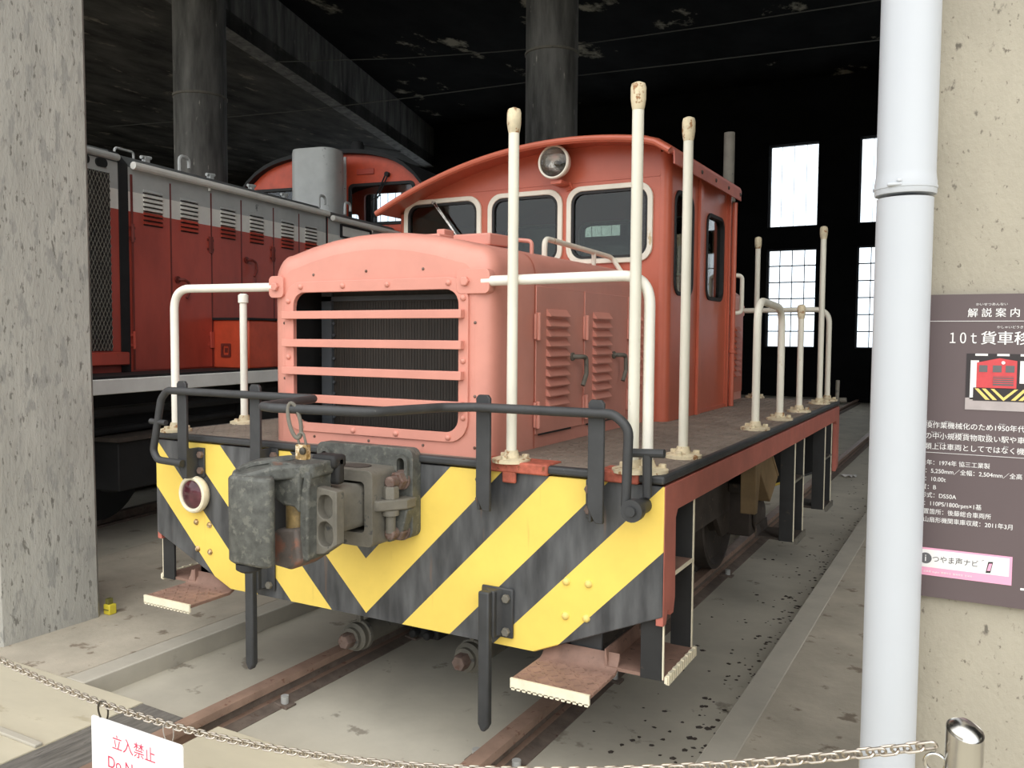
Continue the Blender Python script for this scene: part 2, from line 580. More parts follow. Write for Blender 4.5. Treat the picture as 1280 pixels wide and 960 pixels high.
def build_setting():
    g = MB()
    g.box((-22, -0.36, PIT - .2), (12, 20.2, PIT))
    structure('floor', g, M['pit'], smooth=False)
    # platforms between the tracks, level with the rail heads
    e0, e1 = P2(-0.33, -0.1, 0), P2(20.6, -0.1, 0)
    g = MB()
    g.plate([(-1.37, -0.36), (-1.37, 20.0), (e1[0], 20.0), (e0[0], -0.36)], [], PIT - .05, 0.0, 'z')
    structure('floor_platform_left', g, M['platform'], smooth=False)
    g = MB()
    g.box((-1.37, -0.36, PIT - .05), (-1.25, 20.0, 0.0))
    structure('floor_curb_left', g, M['curb'], bevel=.006)
    g = MB()
    g.box((1.37, -0.36, PIT - .05), (9.5, 20.0, 0.0))
    structure('floor_platform_right', g, M['platform'], smooth=False)
    g = MB()
    g.box((1.25, -0.36, PIT - .05), (1.37, 20.0, 0.001))
    structure('floor_curb_right', g, M['curb'], bevel=.006)
    f0, f1 = P2(-.5, 3.1, 0), P2(20.8, 3.1, 0)
    g = MB()
    g.plate([(f0[0], -0.36), (f1[0], 20.0), (-21, 20.0), (-21, -0.36)], [], PIT - .05, 0.0, 'z')
    structure('floor_platform_far_left', g, M['platform'], smooth=False)
    # crossing slabs in front of the doorway
    g = MB()
    g.box((-9, -4.5, -.3), (-0.86, -0.36, 0))
    g.box((-0.43, -4.5, -.3), (0.43, -0.36, 0))
    g.box((0.86, -4.5, -.3), (9, -0.36, 0))
    structure('floor_crossing', g, M['slab'], bevel=.004)
    g = MB()
    g.box((-90, -70, -.5), (90, -4.5, -.01))
    g.box((-90, -4.5, -.5), (-9, -0.36, -.01))
    g.box((9, -4.5, -.5), (90, -0.36, -.01))
    structure('ground', g, M['outside'], smooth=False)
    g = MB()
    g.box((-0.43, -4.5, -.29), (0.43, -4.4, -.28))
    # raised joint strip lying on the crossing slab
    g = MB()
    g.box((-2.4, -0.815, 0.0), (-0.862, -0.785, 0.012))
    structure('trim_1', g, M['curb'], bevel=.003)
    # unseen slope behind the viewer, added to darken reflections in the cab glass
    g = MB()
    n = 60
    ring0, ring1, ring2 = [], [], []
    for i in range(n + 1):
        x = -110 + 220 * i / n
        h = 6 + 2.5 * math.sin(i * .37) + 1.5 * math.sin(i * 1.1 + 1) + random.uniform(-.8, .8)
        ring0.append((x, -66 + 3 * math.sin(i * .5), -.5))
        ring1.append((x, -72 + 2 * math.sin(i * .9), h * .7))
        ring2.append((x, -84, h))
    vs = ring0 + ring1 + ring2
    fs = []
    for k in range(2):
        for i in range(n):
            a = k * (n + 1) + i
            fs.append([a, a + 1, a + n + 2, a + n + 1])
    g.add(vs, fs)
    structure('unseen_hill', g, M['unseen_hill'])

    # back wall with two rows of steel windows
    xs = [-17.3, -15.7, -14.1, -11.5, -8.15, -6.75, -2.87, -0.69, 2.9, 5.05, 8.6]
    zrows = [(1.25, 3.76), (4.32, 6.41)]
    holes = []
    for x in xs:
        for z0, z1 in zrows:
            holes.append([(x, z0), (x + 1.22, z0), (x + 1.22, z1), (x, z1)])
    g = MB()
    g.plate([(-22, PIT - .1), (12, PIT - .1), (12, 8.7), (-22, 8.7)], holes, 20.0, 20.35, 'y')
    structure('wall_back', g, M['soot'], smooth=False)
    k = 0
    for x in xs:
        for zi, (z0, z1) in enumerate(zrows):
            k += 1
            f = MB()
            f.plate([(x, z0), (x + 1.22, z0), (x + 1.22, z1), (x, z1)], [[(x + .03, z0 + .03), (x + 1.19, z0 + .03), (x + 1.19, z1 - .03), (x + .03, z1 - .03)]], 20.1, 20.16, 'y')
            w = .010 if zi else .014
            if zi == 0:
                rows, cols = 6, 4
                for i in range(1, cols):
                    f.box((x + 1.22 * i / cols - w * .6, 20.11, z0), (x + 1.22 * i / cols + w * .6, 20.15, z1))
                for i in range(1, rows):
                    f.box((x, 20.11, z0 + (z1 - z0) * i / rows - w), (x + 1.22, 20.15, z0 + (z1 - z0) * i / rows + w))
            else:
                for i in range(1, 4):
                    f.box((x + 1.22 * i / 4 - .004, 20.11, z0), (x + 1.22 * i / 4 + .004, 20.13, z1))
            wo = obj('window_%d' % k, f, M['muntin'], smooth=False)
            wo['kind'] = 'structure'
            p = MB()
            p.box((x + .01, 20.125, z0 + .01), (x + 1.21, 20.13, z1 - .01))
            obj('pane', p, M['window_glass'], wo, smooth=False)
    # side walls, roof, and the wall over the bays
    g = MB()
    g.box((-22.3, -0.3, PIT - .1), (-22, 20.35, 8.7))
    structure('wall_left', g, M['soot'], smooth=False)
    g = MB()
    g.box((12, -0.3, PIT - .1), (12.3, 20.35, 8.7))
    structure('wall_right', g, M['soot'], smooth=False)
    g = MB()
    g.box((-22.3, -0.6, 7.4), (12.3, -0.3, 8.7))
    structure('wall_front', g, M['concrete_board'], smooth=False)
    # high ceiling and the lower slab that drops along a radial beam
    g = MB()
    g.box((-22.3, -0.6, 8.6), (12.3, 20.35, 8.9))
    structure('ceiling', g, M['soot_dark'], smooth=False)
    b = R(17.3)
    dx = -math.tan(b)

    def line(y):
        return -9.51 + (y - 8.14) * dx
    g = MB()
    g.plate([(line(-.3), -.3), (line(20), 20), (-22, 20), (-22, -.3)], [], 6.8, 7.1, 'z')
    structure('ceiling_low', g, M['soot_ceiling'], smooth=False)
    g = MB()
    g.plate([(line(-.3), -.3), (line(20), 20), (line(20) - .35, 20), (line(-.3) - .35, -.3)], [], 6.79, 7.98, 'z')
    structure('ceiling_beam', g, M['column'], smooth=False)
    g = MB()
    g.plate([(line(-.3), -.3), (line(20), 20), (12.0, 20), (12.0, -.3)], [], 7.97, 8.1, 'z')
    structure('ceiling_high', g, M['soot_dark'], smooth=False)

    # doorway pillars
    def pillar(name, x0, x1, y0, y1, mat, label):
        g = MB()
        c = .03
        pts = [(x0 + c, y0), (x1 - c, y0), (x1, y0 + c), (x1, y1 - c), (x1 - c, y1), (x0 + c, y1), (x0, y1 - c), (x0, y0 + c)]
        rings = []
        for z, w in ((PIT - .05, .03), (.05, .02), (.5, .012), (1.5, 0), (7.45, -.03)):
            cx, cy = (x0 + x1) / 2, (y0 + y1) / 2
            rings.append([(p[0] + (w if p[0] > cx else -w), p[1] + (.0), z) for p in pts])
        g.loft(rings)
        structure(name, g, mat, label, 'pillar' if label else None)
    pillar('pillar_left', -2.62, -1.985, -0.31, 0.25, M['concrete_pillar'], 'weathered grey concrete pillar beside the red diesel locomotive')
    pillar('pillar_right', 1.86, 2.62, -0.31, 0.25, M['concrete_board'], 'pitted beige concrete pillar behind the white pipe and the information board')
    pillar('pillar_far_left', -7.2, -6.55, -0.31, 0.25, M['concrete_pillar'], None)
    pillar('pillar_far_right', 6.4, 7.05, -0.31, 0.25, M['concrete_board'], None)

    # round columns
    def column(name, x, y, r, ring, label):
        g = MB()
        g.lathe((x, y, 0), (0, 0, 1), [(r, 0), (r, 8.6)], 40)
        c = structure(name, g, M['column'], label, 'column')
        h = MB()
        h.lathe((x, y, ring), (0, 0, 1), [(r, -.02), (r + .015, -.015), (r + .015, .015), (r, .02)], 40)
        obj('band', h, M['iron_dust'], c)
    column('column', -8.46, 6.66, .385, 5.08, 'soot-black round column rising behind the grey hood of the diesel')
    column('column.001', -3.31, 8.29, .365, 5.42, 'soot-black round column rising behind the arched cab roof')


build_setting()


# ------------------------------------------------------------------ rails and timbers
def build_track():
    prof = [(-.0325, 0), (-.0345, -.008), (-.0345, -.03), (-.01, -.042), (-.01, -.07), (-.07, -.084), (-.07, -.1), (.07, -.1), (.07, -.084),
            (.01, -.07), (.01, -.042), (.0345, -.03), (.0345, -.008), (.0325, 0)]
    for cx, lab in ((-.566, 'rusty rail on the side of the white-rimmed red marker lamp'), (.566, 'rusty rail on the side of the white pipe')):
        g = MB()
        g.loft([[(cx + a, y, b) for a, b in prof] for y in (-4.4, 19.8)])
        for f in range(len(g.f)):
            pass
        r = thing('rail', lab, 'rail', (cx, -4.4, PIT), 'rails of the shunter track')
        obj('rail_bar', g, M['rail'], r, angle=60)
        w = MB()
        for sg in (-1, 1):
            w.loft([[(cx + sg * .036, y, -.03), (cx + sg * .012, y, -.045), (cx + sg * .014, y, -.072), (cx + sg * .095, y, -.087), (cx + sg * .095, y, -.092), (cx, y, -.092), (cx, y, -.03)] for y in (-.35, 19.7)])
        obj('rail_web', w, M['rail_web'], r)
        for side in (-1, 1):
            for y in (0.05, 1.0, 2.0, 3.0):
                b = MB()
                x = cx + side * .085
                b.obox((x, y, PIT + .008), (.075, .06, .012), (0, 8 * side, 0))
                obj('clip_plate', b, M['rail_web'], r, bevel=.003)
                b = MB()
                b.cyl((x, y, PIT + .01), (x, y, PIT + .045), .017, 14)
                obj('clip_bolt', b, M['zinc'], r)
    for x0, x1, lab in ((-.855, -.603, 'grey weathered timber beside the rail under the hanging sign'), (.603, .855, 'grey weathered timber beside the rail by the bollard')):
        g = MB()
        ys = [-4.4, -3, -2, -1.2, -.7, -.37]
        g.loft([[(x0, y, -.066), (x1, y, -.066), (x1, y, -.004), (x0 + .004, y, .002)] for y in ys])
        tag(obj('crossing_timber', g, M['timber'], bevel=.006), lab, 'timber', 'timbers beside the rails')


build_track()


# ------------------------------------------------------------------ the yellow-nosed shunting locomotive
DK = 1.055          # deck height over the rail head
LEN = 3.82
LOCO = thing('shunting_locomotive', 'small faded red shunting locomotive with yellow and black striped front', 'locomotive', (0, 1.9, 0))


def loco_frame():
    W = 1.212
    for y0, y1, mat, nm in ((0.0, 0.03, M['stripes'], 'front_plate'), (LEN - .03, LEN, M['stripes'], 'rear_plate')):
        g = MB()
        g.plate([(-W, 1.02), (-W, .592), (-.747, .393), (.747, .393), (W, .592), (W, 1.02)], [], y0, y1, 'y')
        fp = obj(nm, g, mat, LOCO, bevel=.003)
        bk = MB()
        yb = .0305 if nm == 'front_plate' else LEN - .0345
        bk.plate([(-W + .02, 1.0), (-W + .02, .60), (-.74, .41), (.74, .41), (W - .02, .60), (W - .02, 1.0)], [], yb, yb + .004, 'y')
        obj('plate_backing', bk, M['black_dark'], fp)
        if nm == 'front_plate':
            for sx in (-1, 1):
                for x, z in ((.868, .661), (.951, .665), (.866, .541), (.944, .545)):
                    b = MB()
                    b.dome((sx * x, 0, z), (0, -1, 0), .014, .012)
                    obj('rivet', b, M['brass'] if sx < 0 else M['print_yellow'], fp)
    for sx in (-1, 1):
        g = MB()
        n = 12
        arch = []
        outer = [(0.004, 1.02), (LEN - .004, 1.02), (LEN - .004, .59), (LEN - .12, .565), (LEN - .12, .9), (LEN - .14, .925)]
        inner = [(.14, .925), (.12, .9), (.125, .63), (.11, .58), (.075, .58), (.07, .60), (.05, .602), (.035, .56), (0.004, .56)]
        g.plate(outer + inner, [], sx * 1.188, sx * 1.214, 'x')
        obj('side_beam', g, M['red_beam'], LOCO, bevel=.002)
    # deck: checker plate with a rolled black lip
    g = MB()
    g.box((-1.20, .01, 1.025), (1.20, LEN - .01, DK))
    dk = obj('deck', g, M['deck'], LOCO)
    lip = MB()
    ring = [(-1.206, -.006), (1.206, -.006), (1.206, LEN + .006), (-1.206, LEN + .006)]
    lip.plate([(-1.216, -.012), (1.216, -.012), (1.216, LEN + .012), (-1.216, LEN + .012)], [[(-1.185, .025), (1.185, .025), (1.185, LEN - .025), (-1.185, LEN - .025)]], 1.027, DK + .001, 'z')
    obj('deck_lip', lip, M['black'], dk, bevel=.009, seg=3)
    ck = MB()
    random.seed(3)
    for iy in range(int(LEN / .05)):
        for sx in (-1, 1):
            for ix in range(12):
                x = sx * (.62 + ix * .05)
                if abs(x) > 1.18:
                    continue
                y = .06 + iy * .05
                if y > LEN - .05:
                    continue
                ck.obox((x, y, DK), (.03, .008, .004), (0, 0, 45 if (ix + iy) % 2 else -45))
    obj('checker_pattern', ck, M['deck'], dk, smooth=False)
    # flaking red plates under the poles
    for x0, x1, drip in ((.52, .80, .60), (.98, 1.13, None)):
        q = MB()
        q.box((x0, -.02, 1.022), (x1, .10, DK + .006))
        if drip:
            q.box((x0 + .10, -.018, .985), (x0 + .155, -.004, 1.03))
        obj('mounting_plate', q, M['red_flake'], LOCO, bevel=.006)
    # inner frame
    for sx in (-1, 1):
        g = MB()
        g.plate([(.05, .9), (LEN - .05, .9), (LEN - .05, .48), (3.3, .42), (3.15, .28), (2.55, .28), (2.4, .42), (1.5, .42), (1.4, .28), (.8, .28), (.65, .42), (.05, .48)], [], sx * .70, sx * .73, 'x')
        obj('frame_plate', g, M['under'], LOCO, bevel=.003)
    g = MB()
    for y in (.35, 1.9, 3.4):
        g.box((-.70, y - .05, .45), (.70, y + .05, .98))
    g.box((-.35, .5, .42), (.35, 3.3, .8))
    obj('cross_frame', g, M['black_dark'], LOCO)
    # wheels
    for y in (1.1, 2.85):
        ax = MB()
        ax.cyl((-.78, y, .38), (.78, y, .38), .06, 20)
        axo = obj('axle', ax, M['under'], LOCO)
        for sx in (-1, 1):
            w = MB()
            w.lathe((sx * .50, y, .38), (sx, 0, 0), [(.41, 0), (.41, .025), (.381, .03), (.378, .125), (.35, .13), (.32, .09), (.14, .08), (.12, .15), (.05, .15)], 48)
            obj('wheel', w, M['under'], axo)
            b = MB()
            b.box((sx * .70, y - .14, .26), (sx * .86, y + .14, .54))
            b.lathe((sx * .86, y, .38), (sx, 0, 0), [(.11, 0), (.11, .03), (.08, .045)], 20)
            b.box((sx * .73, y - .20, .54), (sx * .84, y + .20, .60))
            obj('axle_box', b, M['under'], axo, bevel=.01)
    # tan sand boxes
    for sx in (-1, 1):
        b = MB()
        b.plate([(2.39, .90), (2.64, .90), (3.02, .60), (2.80, .475), (2.52, .70), (2.45, .465), (2.40, .465)], [], sx * .87, sx * .96, 'x')
        sb = obj('sand_box', b, M['tan'], LOCO, bevel=.006)
        b = MB()
        b.obox((sx * .915, 2.84, .755), (.10, .46, .016), (-38.3, 0, 0))
        obj('sand_box_lid', b, M['tan'], sb, bevel=.004)
    # brake air pipes with hexagon plugs at rail level
    for x, z in ((-.42, .10), (.20, .12)):
        b = MB()
        b.cyl((x, .44, z), (x, 1.5, z), .055, 20)
        b.lathe((x, .44, z), (0, -1, 0), [(.062, -.03), (.066, 0), (.05, .012), (.05, .03)], 20)
        pp = obj('brake_cylinder', b, M['iron_dust'], LOCO)
        b = MB()
        b.hexbolt((x, .41, z), (0, -1, 0), .036, .05)
        obj('plug', b, M['rust'], pp)
        b = MB()
        b.lathe((x, .47, z), (0, 1, 0), [(.056, 0), (.072, .002), (.072, .026), (.056, .028)], 20)
        b.box((x - .012, .47, z + .06), (x + .012, .495, z + .11))
        obj('clamp', b, M['iron_dust'], pp, bevel=.003)
        b = MB()
        b.tube([(x + .02, .8, z + .05), (x + .06, .75, .45)], .012, 8)
        b.tube([(x + .07, .8, z + .05), (x + .02, .75, .45)], .012, 8)
        obj('hanger', b, M['under'], pp)
    b = MB()
    b.box((-.30, .75, .03), (-.16, .9, .12))
    b.cyl((-.2, .75, .06), (-.2, .70, .06), .022, 8)
    b.cyl((-.28, .75, .06), (-.28, .70, .06), .022, 8)
    obj('rail_clamp', b, M['black_dark'], LOCO, bevel=.01)


loco_frame()


def side_ladders():
    for sx in (-1, 1):
        for ya, yb, top in ((.030, .345, .93), (2.23, 2.50, .93), (3.26, 3.53, .95)):
            b = MB()
            for y in (ya, yb):
                b.box((sx * 1.13, y - .006, .37), (sx * 1.205, y + .006, top))
            b.box((sx * 1.13, ya, top - .06), (sx * 1.142, yb, top))
            root = obj('side_ladder', b, M['black_dark'], LOCO, bevel=.002)
            for y in (ya, yb):
                e = MB()
                e.box((sx * 1.2055, y - .0045, .375), (sx * 1.210, y + .0045, top - (.30 if y < .1 else 0)))
                obj('painted_edge', e, M['nosing'], root)
            s_ = MB()
            s_.box((sx * 1.0, ya, .372), (sx * 1.22, yb, .384))
            s_.plate([(sx * 1.0, .384), (sx * 1.0, .44), (sx * 1.005, .44), (sx * 1.012, .384)], [], ya, yb, 'y')
            t = obj('bottom_tread', s_, M['tread'] if ya < .1 else M['under'], root)
            q = MB()
            n = 14
            for i in range(n):
                y = ya + (yb - ya) * (i + .5) / n
                q.box((sx * 1.216, y - .008, .358), (sx * 1.228, y + .008, .389 + .003 * (i % 2)))
            q.box((sx * 1.214, ya - .004, .364), (sx * 1.224, yb + .004, .387))
            obj('nosing', q, M['nosing'] if ya < .1 else M['iron_dust'], t)
            s_ = MB()
            s_.box((sx * 1.13, ya, .70), (sx * 1.205, yb, .71))
            t = obj('middle_tread', s_, M['tread'] if ya < .1 else M['under'], root)
            q = MB()
            q.box((sx * 1.205, ya + .006, .699), (sx * 1.210, yb - .006, .711))
            obj('nosing', q, M['nosing'] if ya < .1 else M['iron_dust'], t)


side_ladders()


def front_steps():
    # treads below the front plate, one at each corner
    for sx in (-1, 1):
        xc = sx * .905
        x0, x1 = xc - .142, xc + .142
        bl = MB()
        bl.box((x0 + .05, .06, .36), (x1 - .07, .075, .60))
        bl.box((x0 + .05, .06, .36), (x0 + .10, .20, .60))
        root = obj('front_step', bl, M['black'], LOCO, bevel=.003)
        t = MB()
        prof = [(-.20, .372), (.01, .372), (.03, .380), (.045, .405), (.05, .425), (.058, .422), (.053, .398), (.036, .37), (.012, .36), (-.20, .36)]
        t.loft([[(x, a, b) for a, b in prof] for x in (x0, x1)])
        tr = obj('step_tread', t, M['tread'], root, angle=50)
        k = MB()
        for i in range(9):
            for j in range(6):
                k.obox((x0 + .02 + i * .0325, -.18 + j * .034, .373), (.022, .006, .003), (0, 0, 45 if (i + j) % 2 else -45))
        obj('checker_pattern', k, M['tread'], tr, smooth=False)
        q = MB()
        prof = [(-.170, .376), (-.178, .374), (-.178, .340), (-.170, .336)]
        n = 14
        ring = []
        q.box((x0, -.206, .342), (x1, -.198, .375))
        for i in range(n):
            x = x0 + (x1 - x0) * (i + .5) / n
            q.box((x - .006, -.206, .336), (x + .006, -.198, .345))
        obj('nosing', q, M['nosing'], tr)


front_steps()


def rail_guards():
    for x, xb, top in ((.58, .62, .60), (-.56, -.50, .60)):
        b = MB()
        b.box((x - .045, -.012, .425), (x + .085, 0.0, .605))
        b.plate([(x - .045, .0), (x - .045, -.012), (x + .0, -.05), (x + .03, -.05), (x + .03, -.03), (x + .045, -.012), (x + .045, 0)], [], .43, .60, 'z')
        root = obj('rail_guard', b, M['black'], LOCO, bevel=.006)
        g = MB()
        g.plate([(x - .022, .60), (x - .022, .12), (x - .008, .095), (x + .008, .095), (x + .022, .12), (x + .022, .60)], [], -.075, -.045, 'y')
        obj('guard_bar', g, M['black'], root, bevel=.006)
        for dz in (.45, .57):
            for dx in (.06,):
                h = MB()
                h.hexbolt((x + dx, -.012, dz), (0, -1, 0), .016, .014)
                obj('bolt', h, M['iron_dust'], root)


rail_guards()


def uncoupling_gear():
    zr = 1.255
    ys = -.09
    # upright angle brackets
    for x, z0, s in ((-.95, .872, 1), (-.515, .90, 1), (.575, .888, -1), (1.002, .892, -1)):
        b = MB()
        t = 1.297
        b.plate([(-.135, .93 if False else z0 + .07), (-.135, 1.0), (-.112, t - .012), (-.10, t), (-.066, t), (-.056, t - .012), (-.05, z0 + .02), (-.06, z0)], [], x - .006, x + .006, 'x')
        b = MB()
        b.plate([(x - .028, z0 + .05), (x - .028, t - .012), (x - .018, t), (x + .018, t), (x + .028, t - .012), (x + .028, z0 + (.0 if s > 0 else 0)), (x, z0)], [], -.075, -.060, 'y')
        b.box((x + s * .016, -.065, z0), (x + s * .028, 0.0, z0 + .13))
        b.box((x + s * .02, -.010, z0), (x + s * .062, 0.0, z0 + .13))
        root = obj('lever_bracket', b, M['black'], LOCO, bevel=.003)
        for dz in (.03, .10):
            h = MB()
            h.hexbolt((x + s * .046, -.010, z0 + dz), (0, -1, 0), .016, .016)
            obj('bolt', h, M['rust'], root)
    path = [(-.93, -.09, .94), (-1.09, -.09, .945), (-1.115, -.09, .985), (-1.06, -.09, 1.215), (-1.02, -.09, zr), (-.16, -.10, zr),
            (-.075, -.47, zr), (.0, -.50, zr), (.38, -.46, zr), (.47, -.17, zr), (.56, -.10, zr), (1.07, -.09, zr), (1.122, -.09, 1.215), (1.115, -.09, .95)]
    rr = [0, .05, .04, .05, .05, .05, .04, .04, .09, .09, .05, .06, .06, 0]
    b = MB()
    b.tube(round_path(path, rr, 5), .016, 12)
    lv = obj('uncoupling_lever', b, M['black'], LOCO)
    b = MB()
    b.cyl((-1.13, -.09, 1.115), (-1.03, -.09, 1.112), .012, 10)
    obj('stop_pin', b, M['black'], lv)
    b = MB()
    b.lathe((1.145, -.12, .955), (0, 1, 0), [(.012, 0), (.036, .0), (.036, .035), (.026, .04), (.026, .12)], 20)
    b.lathe((1.145, -.13, .955), (0, 1, 0), [(.016, 0), (.018, .012)], 12)
    obj('lever_pivot', b, M['black'], lv)
    # T handle at the deck corner
    b = MB()
    b.tube([(1.165, -.03, .99), (1.165, -.035, 1.125)], .016, 10)
    b.tube([(1.115, -.035, 1.128), (1.222, -.035, 1.133)], .0145, 10)
    obj('coupling_hook_handle', b, M['black'], LOCO)


uncoupling_gear()


def coupler():
    # mounting plate with slotted ears
    def slot(cx, cz, w, h):
        return rrect(cx - w / 2, cx + w / 2, cz - h / 2, cz + h / 2, w / 2 - .0005, 4)
    g = MB()
    holes = [slot(.216, 1.004, .032, .085), slot(-.150, 1.004, .032, .085), slot(.216, .81, .032, .085), slot(-.150, .81, .032, .085)]
    g.plate(rrect(-.2, .262, .745, 1.082, .03), holes, -.055, 0.0, 'y')
    root = obj('coupler', g, M['iron'], LOCO, bevel=.008)
    for cx, cz in ((.216, 1.004), (-.150, 1.004)):
        r = MB()
        r.plate(slot(cx, cz, .064, .115), [slot(cx, cz, .034, .087)], -.068, -.05, 'y')
        obj('ear_rim', r, M['iron'], root, bevel=.004)
    for x, z in ((.215, .965), (.215, .775), (-.150, .985), (-.150, .79)):
        b = MB()
        b.lathe((x, -.05, z), (0, -1, 0), [(.038, 0), (.038, .012)], 20)
        b.hexbolt((x, -.06, z), (0, -1, 0), .034, .038)
        b.lathe((x, -.098, z), (0, -1, 0), [(.022, 0), (.022, .035), (.015, .04)], 14)
        obj('mounting_bolt', b, M['rust'], root)
    # draft box
    g = MB()
    g.plate(rrect(-.115, .192, .735, 1.014, .022), [rrect(-.08, .156, .785, .972, .018)], -.205, -.05, 'y')
    box = obj('draft_box', g, M['iron_dust'], root, bevel=.006)
    g = MB()
    g.plate(rrect(.0, .12, -.17, -.09, .039), [], 1.0145, 1.018, 'z')
    obj('recess_shade', g, M['under'], box)  # flat dark oval; the shade of a hole put into colour
    # side flange carrying a vertical bolt
    g = MB()
    g.plate([(.17, -.195), (.205, -.19), (.27, -.10), (.27, -.04), (.17, -.04)], [], .865, .905, 'z')
    obj('side_flange', g, M['iron_dust'], root, bevel=.006)
    b = MB()
    b.cyl((.215, -.125, .78), (.215, -.125, .95), .019, 14)
    b.hexbolt((.215, -.125, .906), (0, 0, 1), .030, .045)
    b.lathe((.215, -.125, .845), (0, 0, 1), [(.032, 0), (.032, .02)], 16)
    obj('flange_bolt', b, M['iron_dust'], root)
    g = MB()
    g.plate([(.16, .735), (.192, .735), (.25, .785), (.27, .865), (.16, .865)], [], -.10, -.05, 'y')
    obj('lower_gusset', g, M['iron'], root, bevel=.006)
    # shank
    g = MB()
    rings = []
    for y, x0, x1, z0, z1 in ((-.02, -.07, .145, .80, .955), (-.25, -.07, .14, .80, .965), (-.36, -.10, .115, .79, .965)):
        rings.append([(a, y, b) for a, b in rrect(x0, x1, z0, z1, .03)])
    g.loft(rings)
    obj('shank', g, M['iron_dust'], root)
    # head: solid core behind the jaw
    g = MB()
    rings = []
    for y, x0, x1, z0, z1 in ((-.33, -.10, .12, .775, .985), (-.40, -.13, .09, .765, .99)):
        rings.append([(a, y, b) for a, b in rrect(x0, x1, z0, z1, .03)])
    g.loft(rings)
    obj('head_core', g, M['black_dark'], root)
    # guard arm with two oval pockets and its front rim
    g = MB()
    ov = lambda z0, z1: rrect(.114, .180, z0, z1, .030, 5)
    g.plate([(.085, .742), (.14, .752), (.198, .79), (.198, .972), (.085, .985)], [ov(.874, .957), ov(.778, .864)], -.405, -.365, 'y')
    ga = obj('guard_arm', g, M['iron_dust'], root, bevel=.008)
    g = MB()
    g.plate([(.085, .752), (.185, .795), (.185, .965), (.085, .97)], [], -.370, -.352, 'y')
    obj('pocket_back', g, M['iron_dust'], ga)
    g = MB()
    g.plate([(.074, .728), (.108, .732), (.112, .965), (.122, 1.035), (.098, 1.045), (.078, .97)], [], -.45, -.33, 'y')
    obj('guard_rim', g, M['iron'], root, bevel=.008)
    # upper and lower jaw lobes around the knuckle pin
    g = MB()
    g.plate([(-.12, 1.062), (-.12, .965), (-.055, .952), (-.02, .93), (.01, .917), (.06, .915), (.078, .895), (.085, 1.04), (.04, 1.066)], [], -.46, -.33, 'y')
    obj('upper_jaw', g, M['iron'], root, bevel=.012, seg=3)
    g = MB()
    g.plate([(-.12, .715), (-.12, .77), (-.06, .795), (-.015, .832), (.076, .845), (.09, .725), (.05, .70)], [], -.47, -.33, 'y')
    obj('lower_jaw', g, M['iron_rust'], root, bevel=.012, seg=3)
    b = MB()
    b.cyl((.036, -.415, .82), (.036, -.415, .945), .042, 20)
    obj('lock_pin', b, M['bronze'], root)
    # top wing sweeping to the knuckle
    g = MB()
    outl = [(-.125, -.565), (-.145, -.54), (-.155, -.49), (-.14, -.42), (-.08, -.34), (.0, -.30), (.12, -.30), (.135, -.36), (.125, -.44), (.06, -.46), (.0, -.49), (-.05, -.545), (-.09, -.57)]

    def topz(x, y):
        u = max(0, min(1, (-.34 - y) / .23))
        return 1.072 - .045 * u * u
    n = len(outl)
    g.add([(x, y, topz(x, y)) for x, y in outl] + [(x, y, topz(x, y) - .05) for x, y in outl],
          [list(range(n)), [n + i for i in range(n)][::-1]] + [[i, (i + 1) % n, n + (i + 1) % n, n + i] for i in range(n)])
    w = obj('top_wing', g, M['iron'], root, bevel=.01, seg=3)
    g = MB()
    g.box((.045, -.36, 1.04), (.15, -.29, 1.085))
    g.plate([(.06, 1.08), (.06, .98), (.15, .98), (.15, 1.08)], [], -.34, -.30, 'y')
    obj('lock_housing', g, M['black_dark'], root, bevel=.012)
    g = MB()
    g.tube(round_path([(-.115, -.545, 1.036), (-.11, -.49, 1.05), (-.04, -.44, 1.064), (.0, -.40, 1.07)], .05), .010, 8)
    obj('wing_rib', g, M['iron'], w)
    # knuckle
    g = MB()
    out = [(-.15, -.50), (-.148, -.548), (-.138, -.566), (-.112, -.578), (.018, -.575), (.040, -.566), (.050, -.548), (.040, -.53), (-.035, -.462), (-.13, -.47)]
    rings = []
    for z, k in ((.722, .93), (.735, 1), (1.012, 1), (1.026, .95)):
        cx, cy = -.05, -.525
        rings.append([(cx + (x - cx) * k, cy + (y - cy) * k, z) for x, y in out])
    g.loft(rings)
    kn = obj('knuckle', g, M['iron'], root, bevel=.012, seg=3, angle=50)
    g = MB()
    g.lathe((-.08, -.53, .722), (0, 0, -1), [(.045, 0), (.045, .02), (.03, .03)], 18)
    obj('pivot_nut', g, M['black_dark'], kn)


coupler()


def marker_lamp():
    c = (-.938, 0, .795)
    g = MB()
    g.lathe(c, (0, -1, 0), [(.074, 0), (.082, .012), (.084, .026), (.080, .038), (.073, .042), (.066, .040), (.062, .032)], 36)
    lamp = obj('marker_lamp', g, M['nosing'], LOCO)
    g = MB()
    g.lathe(c, (0, -1, 0), [(.064, .03), (.061, .036), (.045, .044), (.02, .049), (.001, .05)], 32)
    obj('lens', g, M['lens'], lamp)


marker_lamp()

# ---- hood
HW = .54
HF = .045


def hood_outline(hw, ztop_side=1.742, crown=1.905, base=DK, n=7):
    pts = [(hw, base), (hw, ztop_side)]
    # shoulder arc
    for k in range(1, n + 1):
        a = R(90 * k / n)
        pts.append((hw - .085 + .085 * math.cos(a), ztop_side + .095 * math.sin(a)))
    xs = hw - .085
    zs = ztop_side + .095
    m = 8
    for k in range(1, m):
        x = xs - 2 * xs * k / m
        pts.append((x, zs + (crown - zs) * (1 - (x / xs) ** 2)))
    for k in range(n, 0, -1):
        a = R(90 * k / n)
        pts.append((-(hw - .085 + .085 * math.cos(a)), ztop_side + .095 * math.sin(a)))
    pts += [(-hw, ztop_side), (-hw, base)]
    return pts


